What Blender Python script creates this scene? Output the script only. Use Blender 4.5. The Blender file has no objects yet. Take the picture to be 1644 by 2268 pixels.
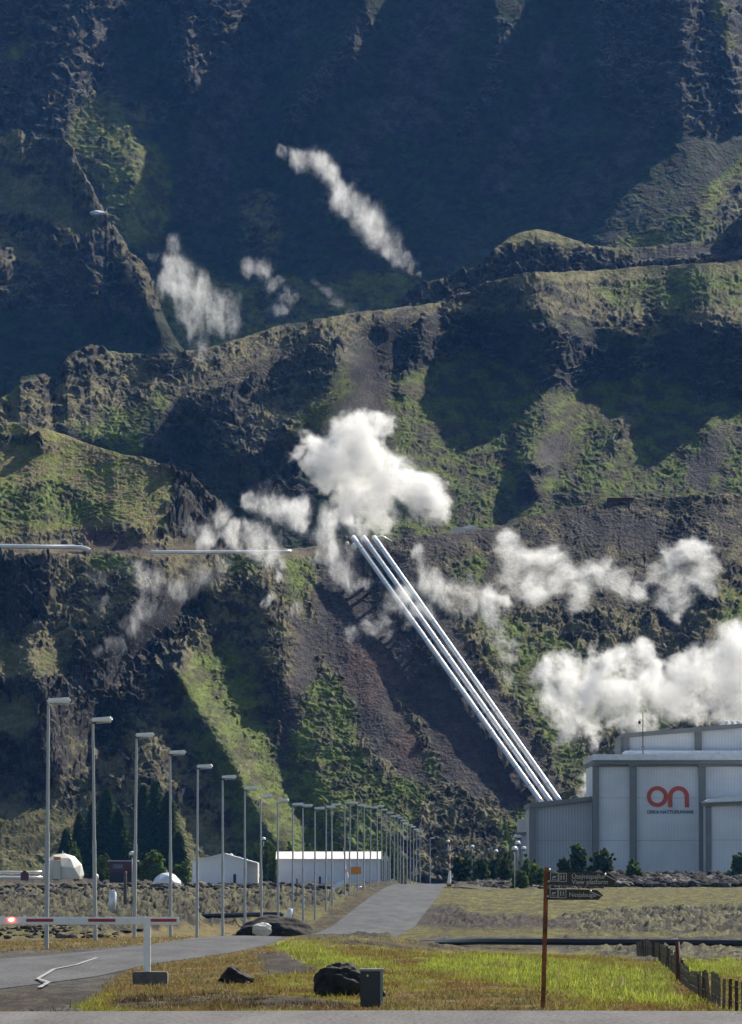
import bpy, bmesh, math, random
import numpy as np
from mathutils import Vector, Matrix

R = math.radians
random.seed(7)
rng = np.random.default_rng(7)
scene = bpy.context.scene

# ------------------------------------------------------------------ camera
CAMZ, FPX, CX, CY, PITCH = 2.5, 12600.0, 822.0, 1134.0, 3.597
cam_data = bpy.data.cameras.new('camera')
cam = bpy.data.objects.new('camera', cam_data)
scene.collection.objects.link(cam)
cam.location = (0, 0, CAMZ)
cam.rotation_euler = (R(90 + PITCH), 0, 0)
cam_data.sensor_fit = 'VERTICAL'
cam_data.sensor_height = 36
cam_data.sensor_width = 36
cam_data.lens = 200
cam_data.clip_start = 0.5
cam_data.clip_end = 9000
scene.camera = cam

# ------------------------------------------------------------------ light
SUN_EL, SUN_AZ = 42.0, 40.0          # azimuth to the right of the view direction
world = bpy.data.worlds.new('World')
scene.world = world
world.use_nodes = True
wn = world.node_tree
for n in list(wn.nodes):
    wn.nodes.remove(n)
sky = wn.nodes.new('ShaderNodeTexSky')
sky.sky_type = 'NISHITA'
sky.sun_disc = False
sky.sun_elevation = R(SUN_EL)
sky.sun_rotation = R(SUN_AZ)
bg = wn.nodes.new('ShaderNodeBackground')
bg.inputs['Strength'].default_value = 0.062
wo = wn.nodes.new('ShaderNodeOutputWorld')
wn.links.new(sky.outputs[0], bg.inputs[0])
wn.links.new(bg.outputs[0], wo.inputs[0])
sl = bpy.data.lights.new('sun', 'SUN')
sl.energy = 4.6
sl.angle = R(0.53)
sl.color = (1.0, 0.94, 0.83)
sun = bpy.data.objects.new('sun', sl)
scene.collection.objects.link(sun)
sd = Vector((math.sin(R(SUN_AZ)) * math.cos(R(SUN_EL)), math.cos(R(SUN_AZ)) * math.cos(R(SUN_EL)), math.sin(R(SUN_EL))))
sun.rotation_euler = (-sd).to_track_quat('-Z', 'Y').to_euler()
sun.location = (200, 300, 400)
scene.view_settings.view_transform = 'Standard'
scene.view_settings.look = 'None'
scene.view_settings.exposure = 0.88
scene.view_settings.gamma = 1
scene.view_settings.use_curve_mapping = False
scene.render.engine = 'CYCLES'
cy = scene.cycles
cy.use_denoising = True
cy.max_bounces = 9
cy.diffuse_bounces = 2
cy.glossy_bounces = 2
cy.transmission_bounces = 3
cy.volume_bounces = 7
cy.transparent_max_bounces = 8
cy.volume_max_steps = 256
cy.use_light_tree = False
cy.use_adaptive_sampling = True
cy.adaptive_threshold = 0.015

# ------------------------------------------------------------------ helpers
SP, CP = math.sin(R(PITCH)), math.cos(R(PITCH))
def tpy(py):
    v = (CY - np.asarray(py, dtype=float)) / FPX
    return (SP + v * CP) / (CP - v * SP)
def P(px, py, d):
    """world point seen at photo position (px, py) standing d metres down the view"""
    v = (CY - py) / FPX
    k = d / (CP - v * SP)
    return Vector(((px - CX) / FPX * k, d, CAMZ + (SP + v * CP) * k))
def proj(x, y, z):
    dz = z - CAMZ
    f = y * CP + dz * SP
    u = x / f
    v = (-y * SP + dz * CP) / f
    return CX + u * FPX, CY - v * FPX

_perm = np.random.default_rng(3).permutation(256).astype(np.int32)
_perm = np.concatenate([_perm, _perm])
_ang = np.random.default_rng(4).random(256) * 2 * np.pi
_gx, _gy = np.cos(_ang).astype(np.float32), np.sin(_ang).astype(np.float32)
def perlin(x, y, seed=0):
    x = np.asarray(x, dtype=np.float32) + seed * 17.31
    y = np.asarray(y, dtype=np.float32) + seed * 9.77
    xi, yi = np.floor(x).astype(np.int32), np.floor(y).astype(np.int32)
    xf, yf = x - xi, y - yi
    u = xf * xf * xf * (xf * (xf * 6 - 15) + 10)
    v = yf * yf * yf * (yf * (yf * 6 - 15) + 10)
    xi &= 255; yi &= 255
    def g(ix, iy, dx, dy):
        h = _perm[_perm[ix & 255] + (iy & 255)]
        return _gx[h] * dx + _gy[h] * dy
    a = g(xi, yi, xf, yf); b = g(xi + 1, yi, xf - 1, yf)
    c = g(xi, yi + 1, xf, yf - 1); d = g(xi + 1, yi + 1, xf - 1, yf - 1)
    return (a + u * (b - a)) * (1 - v) + (c + u * (d - c)) * v
def fbm(x, y, octv=4, seed=0, gain=0.5):
    s, a, n = 0, 1.0, 0
    for i in range(octv):
        s = s + a * perlin(x * 2 ** i, y * 2 ** i, seed + i * 3)
        n += a; a *= gain
    return s / n * 1.6
def ridged(x, y, octv=4, seed=0, gain=0.55):
    s, a, n = 0, 1.0, 0
    for i in range(octv):
        s = s + a * (1 - 2.2 * np.abs(perlin(x * 2 ** i, y * 2 ** i, seed + i * 5)))
        n += a; a *= gain
    return s / n
def billow(x, y, octv=4, seed=0, gain=0.55):
    s, a, n = 0, 1.0, 0
    for i in range(octv):
        s = s + a * (3.0 * np.abs(perlin(x * 2 ** i + .3 * i, y * 2 ** i, seed + i * 5)) - .75)
        n += a; a *= gain
    return s / n
def sstep(a, b, x):
    t = np.clip((x - a) / (b - a), 0, 1)
    return t * t * (3 - 2 * t)

# ------------------------------------------------------------------ materials
def nmat(name):
    m = bpy.data.materials.new(name)
    m.use_nodes = True
    nt = m.node_tree
    return m, nt, nt.nodes['Principled BSDF']
def mat(name, col, rough=0.7, metal=0.0, noise=0.15, scale=3.0, bump=0.0, emit=None):
    m, nt, b = nmat(name)
    b.inputs['Roughness'].default_value = rough
    b.inputs['Metallic'].default_value = metal
    tc = nt.nodes.new('ShaderNodeTexCoord')
    no = nt.nodes.new('ShaderNodeTexNoise')
    no.inputs['Scale'].default_value = scale
    no.inputs['Detail'].default_value = 6
    no.inputs['Roughness'].default_value = 0.65
    nt.links.new(tc.outputs['Object'], no.inputs['Vector'])
    rp = nt.nodes.new('ShaderNodeValToRGB')
    rp.color_ramp.elements[0].position = 0.3
    rp.color_ramp.elements[1].position = 0.7
    rp.color_ramp.elements[0].color = tuple(c * (1 - noise) for c in col) + (1,)
    rp.color_ramp.elements[1].color = tuple(min(1, c * (1 + noise)) for c in col) + (1,)
    nt.links.new(no.outputs['Fac'], rp.inputs[0])
    nt.links.new(rp.outputs[0], b.inputs['Base Color'])
    if bump:
        bp = nt.nodes.new('ShaderNodeBump')
        bp.inputs['Distance'].default_value = bump
        nt.links.new(no.outputs['Fac'], bp.inputs['Height'])
        nt.links.new(bp.outputs[0], b.inputs['Normal'])
    if emit:
        b.inputs['Emission Color'].default_value = tuple(emit[:3]) + (1,)
        b.inputs['Emission Strength'].default_value = emit[3]
    return m
def terrain_mat(name, scale, bump, rough=0.95):
    m, nt, b = nmat(name)
    b.inputs['Roughness'].default_value = rough
    b.inputs['Specular IOR Level'].default_value = 0.15
    at = nt.nodes.new('ShaderNodeAttribute'); at.attribute_name = 'col'
    tc = nt.nodes.new('ShaderNodeTexCoord')
    no = nt.nodes.new('ShaderNodeTexNoise')
    no.inputs['Scale'].default_value = scale
    no.inputs['Detail'].default_value = 5
    no.inputs['Roughness'].default_value = 0.7
    nt.links.new(tc.outputs['Object'], no.inputs['Vector'])
    mr = nt.nodes.new('ShaderNodeMapRange')
    mr.inputs['From Min'].default_value = 0.3; mr.inputs['From Max'].default_value = 0.7
    mr.inputs['To Min'].default_value = 0.55; mr.inputs['To Max'].default_value = 1.45
    nt.links.new(no.outputs['Fac'], mr.inputs['Value'])
    vm = nt.nodes.new('ShaderNodeVectorMath'); vm.operation = 'SCALE'
    nt.links.new(at.outputs['Color'], vm.inputs[0])
    nt.links.new(mr.outputs[0], vm.inputs['Scale'])
    nt.links.new(vm.outputs[0], b.inputs['Base Color'])
    bp = nt.nodes.new('ShaderNodeBump')
    bp.inputs['Distance'].default_value = bump
    bp.inputs['Strength'].default_value = 0.9
    nt.links.new(no.outputs['Fac'], bp.inputs['Height'])
    nt.links.new(bp.outputs[0], b.inputs['Normal'])
    return m
def leaf_mat(name, trans=0.45):
    m = bpy.data.materials.new(name)
    m.use_nodes = True
    nt = m.node_tree
    for n in list(nt.nodes):
        nt.nodes.remove(n)
    at = nt.nodes.new('ShaderNodeAttribute'); at.attribute_name = 'col'
    d = nt.nodes.new('ShaderNodeBsdfDiffuse'); t = nt.nodes.new('ShaderNodeBsdfTranslucent')
    mx = nt.nodes.new('ShaderNodeMixShader'); mx.inputs[0].default_value = trans
    o = nt.nodes.new('ShaderNodeOutputMaterial')
    nt.links.new(at.outputs['Color'], d.inputs[0]); nt.links.new(at.outputs['Color'], t.inputs[0])
    nt.links.new(d.outputs[0], mx.inputs[1]); nt.links.new(t.outputs[0], mx.inputs[2])
    nt.links.new(mx.outputs[0], o.inputs[0])
    return m

M = {
 'galv': mat('galvanised_steel', (.42, .44, .45), .65, .0, .12, 2),
 'lamp_white': mat('lamp_housing', (.9, .9, .87), .45, 0, .06, 3),
 'globe': mat('milky_globe', (.78, .80, .82), .3, 0, .04, 3),
 'white_paint': mat('white_paint', (.86, .86, .82), .45, 0, .06, 5),
 'red_paint': mat('red_paint', (.42, .02, .03), .45, 0, .1, 5),
 'red_lamp': mat('red_lamp', (.8, .1, .05), .4, 0, .05, 5, emit=(1, .08, .04, 2.5)),
 'red_core': mat('red_lamp_core', (1, .6, .4), .4, 0, .05, 5, emit=(1, .75, .5, 6)),
 'concrete': mat('concrete', (.13, .12, .11), .9, 0, .3, 6, .01),
 'rust': mat('rusty_steel', (.23, .075, .022), .85, .1, .7, 5, .004),
 'rust_dark': mat('dark_rusty_steel', (.09, .03, .018), .85, .1, .5, 5, .004),
 'sign': mat('brown_sign_board', (.035, .027, .020), .6, 0, .2, 6),
 'sign_white': mat('sign_lettering', (.42, .42, .37), .6, 0, .12, 10),
 'steel': mat('bright_bracket', (.6, .58, .5), .35, .5, .1, 5),
 'wood': mat('weathered_pickets', (.15, .125, .10), .9, 0, .5, 8, .004),
 'wood_dark': mat('dark_pickets', (.06, .04, .028), .9, 0, .5, 8, .004),
 'wire': mat('fence_wire', (.04, .032, .027), .7, .3, .2, 5),
 'boulder': mat('black_lava_rock', (.022, .020, .018), .9, 0, .8, 3.5, .06),
 'mound': mat('dark_earth', (.020, .015, .012), .95, 0, .5, 2.5, .08),
 'cabinet': mat('dark_cabinet', (.025, .03, .032), .5, 0, .2, 3),
 'cabinet_rim': mat('cabinet_rim', (.22, .27, .27), .5, .1, .15, 4),
 'fascia': mat('grey_fascia', (.235, .232, .205), .7, 0, .1, .6),
 'roof_metal': mat('pale_metal_roof', (.78, .79, .82), .38, .3, .12, 1.5),
 'logo_orange': mat('orange_logo', (.62, .085, .03), .5, 0, .05, 2),
 'logo_blue': mat('navy_lettering', (.018, .045, .085), .5, 0, .05, 2),
 'house_white': mat('white_cladding', (.84, .84, .86), .6, 0, .05, 1.2),
 'roof_cream': mat('cream_roof', (.74, .69, .63), .5, 0, .06, 1.0),
 'tarp': mat('dome_cover', (.62, .60, .53), .7, 0, .06, 1.0),
 'maroon': mat('maroon_paint', (.10, .018, .03), .6, 0, .2, 3),
 'orange': mat('orange_paint', (.72, .27, .02), .5, 0, .1, 3),
 'yellow': mat('yellow_paint', (.7, .48, .03), .5, 0, .1, 3),
 'black': mat('black_paint', (.015, .015, .016), .5, 0, .2, 3),
 'cabin': mat('dark_cabin_wall', (.03, .028, .032), .8, 0, .2, 2),
 'cabin_red': mat('dark_red_wall', (.10, .03, .035), .8, 0, .2, 2),
 'glass': mat('window_glass', (.10, .12, .15), .15, 0, .2, 2),
 'pipe': mat('aluminium_cladding', (.82, .82, .80), .3, .25, .06, 2.0),
 'pipe_black': mat('black_pipe', (.012, .013, .018), .32, 0, .2, 2),
 'bark': mat('bark', (.07, .055, .045), .9, 0, .4, 4),
 'leaf': leaf_mat('leaves', .45),
 'needle': leaf_mat('needles', .25),
 'grass': leaf_mat('grass_blades', .5),
 'lava': terrain_mat('lava_field', 2.2, .25),
 'hill': terrain_mat('hill_slope', .9, .55),
 'far': terrain_mat('mountain_slope', .35, 1.2),
}
def corrugated(name, col, freq):
    m, nt, b = nmat(name)
    b.inputs['Roughness'].default_value = .55
    tc = nt.nodes.new('ShaderNodeTexCoord')
    w = nt.nodes.new('ShaderNodeTexWave')
    w.wave_type = 'BANDS'; w.bands_direction = 'X'
    w.inputs['Scale'].default_value = freq
    w.inputs['Distortion'].default_value = 0.15
    nt.links.new(tc.outputs['Object'], w.inputs['Vector'])
    no = nt.nodes.new('ShaderNodeTexNoise')
    no.inputs['Scale'].default_value = .35; no.inputs['Detail'].default_value = 5
    nt.links.new(tc.outputs['Object'], no.inputs['Vector'])
    r1 = nt.nodes.new('ShaderNodeValToRGB')
    r1.color_ramp.elements[0].color = tuple(c * .72 for c in col) + (1,)
    r1.color_ramp.elements[1].color = tuple(col) + (1,)
    r1.color_ramp.elements[1].position = .45
    nt.links.new(w.outputs['Fac'], r1.inputs[0])
    mr = nt.nodes.new('ShaderNodeMapRange')
    mr.inputs['From Min'].default_value = .35; mr.inputs['From Max'].default_value = .65
    mr.inputs['To Min'].default_value = .93; mr.inputs['To Max'].default_value = 1.06
    nt.links.new(no.outputs['Fac'], mr.inputs['Value'])
    vm = nt.nodes.new('ShaderNodeVectorMath'); vm.operation = 'SCALE'
    nt.links.new(r1.outputs[0], vm.inputs[0]); nt.links.new(mr.outputs[0], vm.inputs['Scale'])
    nt.links.new(vm.outputs[0], b.inputs['Base Color'])
    return m
M['corr'] = corrugated('corrugated_white', (.90, .89, .88), 1.7)
M['corr_grey'] = corrugated('corrugated_grey', (.52, .52, .53), .85)
def asphalt(name, col):
    m, nt, b = nmat(name)
    b.inputs['Roughness'].default_value = .95
    b.inputs['Specular IOR Level'].default_value = .08
    tc = nt.nodes.new('ShaderNodeTexCoord')
    mp = nt.nodes.new('ShaderNodeMapping'); mp.inputs['Scale'].default_value = (1, .12, 1)
    nt.links.new(tc.outputs['Object'], mp.inputs[0])
    a = nt.nodes.new('ShaderNodeTexNoise'); a.inputs['Scale'].default_value = .9; a.inputs['Detail'].default_value = 6
    c = nt.nodes.new('ShaderNodeTexNoise'); c.inputs['Scale'].default_value = 14; c.inputs['Detail'].default_value = 4
    nt.links.new(mp.outputs[0], a.inputs['Vector']); nt.links.new(mp.outputs[0], c.inputs['Vector'])
    ad = nt.nodes.new('ShaderNodeMath'); ad.operation = 'ADD'
    nt.links.new(a.outputs['Fac'], ad.inputs[0]); nt.links.new(c.outputs['Fac'], ad.inputs[1])
    rp = nt.nodes.new('ShaderNodeValToRGB')
    rp.color_ramp.elements[0].position = .38; rp.color_ramp.elements[1].position = .64
    rp.color_ramp.elements[0].color = tuple(x * .72 for x in col) + (1,)
    rp.color_ramp.elements[1].color = tuple(x * 1.3 for x in col) + (1,)
    md = nt.nodes.new('ShaderNodeMath'); md.operation = 'MULTIPLY'; md.inputs[1].default_value = .5
    nt.links.new(ad.outputs[0], md.inputs[0]); nt.links.new(md.outputs[0], rp.inputs[0])
    nt.links.new(rp.outputs[0], b.inputs['Base Color'])
    bp = nt.nodes.new('ShaderNodeBump'); bp.inputs['Distance'].default_value = .02
    nt.links.new(c.outputs['Fac'], bp.inputs['Height']); nt.links.new(bp.outputs[0], b.inputs['Normal'])
    return m
M['asphalt'] = asphalt('asphalt', (.088, .089, .092))
M['asphalt2'] = asphalt('worn_asphalt', (.125, .120, .118))
M['gravel'] = asphalt('gravel', (.085, .08, .075))

# ------------------------------------------------------------------ mesh helpers
def link(o):
    scene.collection.objects.link(o)
    return o
def obj(name, bm, m, parent=None, smooth=False, loc=None):
    me = bpy.data.meshes.new(name)
    bm.to_mesh(me); bm.free()
    me.materials.append(m)
    if smooth:
        me.polygons.foreach_set('use_smooth', [True] * len(me.polygons))
    o = link(bpy.data.objects.new(name, me))
    if parent: o.parent = parent
    if loc is not None: o.location = loc
    return o
def tag(o, label=None, cat=None, group=None, kind=None):
    if label: o['label'] = label
    if cat: o['category'] = cat
    if group: o['group'] = group
    if kind: o['kind'] = kind
    return o
def thing(name, loc, label, cat, group=None, rz=0):
    o = link(bpy.data.objects.new(name, None))
    o.empty_display_size = .5
    o.location = loc; o.rotation_euler = (0, 0, rz)
    return tag(o, label, cat, group)
def box(bm, x0, x1, y0, y1, z0, z1, bev=0):
    r = bmesh.ops.create_cube(bm, size=1)
    vs = r['verts']
    for v in vs:
        v.co = Vector((x0 + (v.co.x + .5) * (x1 - x0), y0 + (v.co.y + .5) * (y1 - y0), z0 + (v.co.z + .5) * (z1 - z0)))
    if bev:
        es = list({e for v in vs for e in v.link_edges})
        bmesh.ops.bevel(bm, geom=es, offset=bev, segments=2, affect='EDGES')
    return bm
def prism(bm, pts, y0, y1):
    """outline pts (x, z) pulled from y0 to y1"""
    a = [bm.verts.new((x, y0, z)) for x, z in pts]
    b = [bm.verts.new((x, y1, z)) for x, z in pts]
    n = len(pts)
    bm.faces.new(a); bm.faces.new(b[::-1])
    for i in range(n):
        j = (i + 1) % n
        bm.faces.new((a[j], a[i], b[i], b[j]))
    bmesh.ops.recalc_face_normals(bm, faces=bm.faces)
    return bm
def tube(bm, pts, rad, seg=8, caps=True):
    pts = [Vector(p) for p in pts]
    rads = rad if isinstance(rad, (list, tuple)) else [rad] * len(pts)
    rings = []
    for i, p in enumerate(pts):
        a = pts[max(i - 1, 0)]; b = pts[min(i + 1, len(pts) - 1)]
        t = (b - a).normalized()
        up = Vector((0, 0, 1)) if abs(t.z) < .95 else Vector((0, 1, 0))
        s = t.cross(up).normalized(); q = s.cross(t)
        rings.append([bm.verts.new(p + (s * math.cos(2 * math.pi * k / seg) + q * math.sin(2 * math.pi * k / seg)) * rads[i]) for k in range(seg)])
    for i in range(len(rings) - 1):
        for k in range(seg):
            bm.faces.new((rings[i][k], rings[i][(k + 1) % seg], rings[i + 1][(k + 1) % seg], rings[i + 1][k]))
    if caps:
        bm.faces.new(rings[0][::-1]); bm.faces.new(rings[-1])
    bmesh.ops.recalc_face_normals(bm, faces=bm.faces)
    return bm
def nb():
    return bmesh.new()
def np_mesh(name, co, faces, m, col=None, smooth=True):
    """co (n,3), faces (k,4 or 3) numpy"""
    me = bpy.data.meshes.new(name)
    me.vertices.add(len(co)); me.vertices.foreach_set('co', np.ascontiguousarray(co, dtype=np.float32).ravel())
    k = faces.shape[1]
    me.loops.add(faces.size); me.loops.foreach_set('vertex_index', faces.astype(np.int32).ravel())
    me.polygons.add(len(faces))
    me.polygons.foreach_set('loop_start', np.arange(0, faces.size, k, dtype=np.int32))
    me.polygons.foreach_set('loop_total', np.full(len(faces), k, dtype=np.int32))
    if smooth:
        me.polygons.foreach_set('use_smooth', np.ones(len(faces), dtype=bool))
    me.update(calc_edges=True)
    if col is not None:
        a = me.attributes.new('col', 'FLOAT_COLOR', 'POINT')
        c = np.ones((len(co), 4), dtype=np.float32); c[:, :3] = col
        a.data.foreach_set('color', c.ravel())
    me.materials.append(m)
    return link(bpy.data.objects.new(name, me))
def grid_faces(nr, nc):
    i = np.arange(nr - 1)[:, None] * nc + np.arange(nc - 1)[None, :]
    return np.stack([i, i + 1, i + nc + 1, i + nc], -1).reshape(-1, 4)

# ------------------------------------------------------------------ ground classes
#          slope rock hum fine  colour A            colour B            share of B
CL = {
 'rock': (45, 1.0, .15, .5, (.032, .029, .028), (.062, .054, .046), .45),
 'gras': (28, .10, 1.0, .2, (.105, .134, .028), (.066, .066, .027), .46),
 'brig': (29, .04, .8, .2, (.110, .130, .030), (.070, .076, .026), .5),
 'moss': (24, .14, .42, .3, (.150, .130, .062), (.095, .095, .032), .50),
 'mrok': (30, .42, .85, .5, (.135, .118, .060), (.034, .030, .025), .50),
 'scre': (32, .03, .12, 1.0, (.056, .047, .044), (.042, .036, .037), .5),
 'reds': (32, .03, .10, .8, (.098, .062, .052), (.070, .048, .045), .5),
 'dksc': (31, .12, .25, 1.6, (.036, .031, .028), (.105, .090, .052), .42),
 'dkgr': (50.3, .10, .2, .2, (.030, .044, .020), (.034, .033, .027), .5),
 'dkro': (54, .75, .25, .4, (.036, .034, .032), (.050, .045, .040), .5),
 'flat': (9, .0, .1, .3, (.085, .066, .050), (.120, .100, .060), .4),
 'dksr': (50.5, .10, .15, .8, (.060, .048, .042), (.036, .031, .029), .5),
 'rocl': (35, .9, .5, .5, (.034, .031, .029), (.080, .070, .045), .42),
 'clif': (62, .8, .1, .3, (.034, .032, .030), (.052, .046, .041), .42),
 'aprn': (27, .03, .85, .3, (.095, .118, .026), (.062, .056, .030), .50),
 'gsmo': (27, .03, .40, .3, (.135, .145, .034), (.160, .135, .062), .5),
 'gste': (40, .08, 1.0, .2, (.125, .140, .034), (.075, .072, .030), .48),  # steep grass; colour raised in place of the sunlight it misses
 'lawn': (14, .02, .2, .1, (.150, .190, .035), (.110, .130, .035), .4),
}
CN = list(CL)
PX0, PY0, PSTEP = -60.0, -320.0, 3.0
PW, PH = int((1704 + 60) / PSTEP) + 1, int((2560 + 320) / PSTEP) + 1
def box_blur(a, r):
    if r < 1: return a
    for ax in (0, 1):
        pad = [(0, 0)] * a.ndim; pad[ax] = (r + 1, r)
        c = np.cumsum(np.pad(a, pad, mode='edge'), axis=ax)
        n = a.shape[ax]
        c1 = np.take(c, range(2 * r + 1, 2 * r + 1 + n), axis=ax)
        c0 = np.take(c, range(0, n), axis=ax)
        a = (c1 - c0) / (2 * r + 1)
    return a
def pip(poly, X, Y):
    poly = [(1950 if x >= 1700 else -320 if x <= -55 else x, y) for x, y in poly]
    ins = np.zeros(X.shape, bool)
    n = len(poly)
    for i in range(n):
        x0, y0 = poly[i]; x1, y1 = poly[(i + 1) % n]
        if y0 == y1: continue
        c = ((y0 > Y) != (y1 > Y)) & (X < (x1 - x0) * (Y - y0) / (y1 - y0) + x0)
        ins ^= c
    return ins
def strip(pts, w):
    """a band of half width w along pts as polygon"""
    l, r = [], []
    for i, p in enumerate(pts):
        a = pts[max(i - 1, 0)]; b = pts[min(i + 1, len(pts) - 1)]
        dx, dy = b[0] - a[0], b[1] - a[1]
        n = math.hypot(dx, dy) or 1
        ww = w[i] if isinstance(w, (list, tuple)) else w
        l.append((p[0] - dy / n * ww, p[1] + dx / n * ww)); r.append((p[0] + dy / n * ww, p[1] - dx / n * ww))
    return l + r[::-1]
_X, _Y = np.meshgrid(PX0 + np.arange(PW) * PSTEP, PY0 + np.arange(PH) * PSTEP)
_wx = _X + 26 * fbm(_X / 60, _Y / 60, 4, 11); _wy = _Y + 22 * fbm(_X / 60, _Y / 60, 4, 21)
def paint(default, polys, blur=2):
    idx = np.full(_X.shape, CN.index(default), dtype=np.int8)
    for c, poly in polys:
        xs = [p[0] for p in poly]; ys = [p[1] for p in poly]
        i0 = max(0, int((min(ys) - 60 - PY0) / PSTEP)); i1 = min(PH, int((max(ys) + 60 - PY0) / PSTEP) + 1)
        j0 = max(0, int((min(xs) - 60 - PX0) / PSTEP)); j1 = min(PW, int((max(xs) + 60 - PX0) / PSTEP) + 1)
        if i1 <= i0 or j1 <= j0: continue
        s = pip(poly, _wx[i0:i1, j0:j1], _wy[i0:i1, j0:j1])
        idx[i0:i1, j0:j1][s] = CN.index(c)
    w = np.zeros(_X.shape + (len(CN),), dtype=np.float32)
    for k in range(len(CN)):
        m_ = (idx == k)
        if m_.any():
            w[..., k] = box_blur(box_blur(m_.astype(np.float32), blur), blur)
    return w
def samp(img, px, py):
    x = np.clip((px - PX0) / PSTEP, 0, PW - 1.001); y = np.clip((py - PY0) / PSTEP, 0, PH - 1.001)
    xi, yi = x.astype(int), y.astype(int)
    xf, yf = (x - xi), (y - yi)
    if img.ndim == 3: xf, yf = xf[..., None], yf[..., None]
    return (img[yi, xi] * (1 - xf) + img[yi, xi + 1] * xf) * (1 - yf) + (img[yi + 1, xi] * (1 - xf) + img[yi + 1, xi + 1] * xf) * yf
TAN = np.array([math.tan(R(CL[c][0])) for c in CN]); ROCK = np.array([CL[c][1] for c in CN])
HUM = np.array([CL[c][2] for c in CN]); FINE = np.array([CL[c][3] for c in CN])
CA = np.array([CL[c][4] for c in CN]); CB = np.array([CL[c][5] for c in CN]); SH = np.array([CL[c][6] for c in CN])
MOSSY = np.array([.155, .14, .070])
def colour(w, X, Y, nz):
    a, b, sh = w @ CA, w @ CB, w @ SH
    n = .5 + .75 * fbm(X / 46, Y / 30, 5, 71, .62)
    k = sstep(-.12, .12, sh - n + 0.0)[..., None]
    c = a * (1 - k) + b * k
    rk = np.clip(w @ ROCK, 0, 1)
    t = (sstep(.52, .80, nz) * np.clip(rk * 1.5, 0, 1) * (.55 + .5 * fbm(X / 20, Y / 20, 3, 81)))[..., None]
    c = c * (1 - np.clip(t, 0, 1)) + MOSSY * np.clip(t, 0, 1)
    c = c * (1 + .28 * fbm(X / 90, Y / 90, 3, 61))[..., None]
    c = c * (1 + .22 * fbm(X / 5, Y / 4, 2, 91))[..., None]
    fn = np.clip(w @ FINE, 0, 1.3)
    run = fbm((X - .7 * Y) / 16, (Y + .5 * X) / 140, 4, 93, .6)
    spk = np.random.default_rng(5).normal(0, 1, X.shape)
    c = c * (1 + fn * (.35 * run + .20 * spk + .9 * (spk > 2.05)))[..., None]
    return np.clip(c, .008, .9)
def seg_dist(X, Y, pts):
    """distance to a polyline and side-signed offset"""
    best = np.full(X.shape, 1e9); 
    for (x0, y0), (x1, y1) in zip(pts[:-1], pts[1:]):
        dx, dy = x1 - x0, y1 - y0
        t = np.clip(((X - x0) * dx + (Y - y0) * dy) / (dx * dx + dy * dy), 0, 1)
        best = np.minimum(best, np.hypot(X - x0 - t * dx, Y - y0 - t * dy))
    return best

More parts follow.
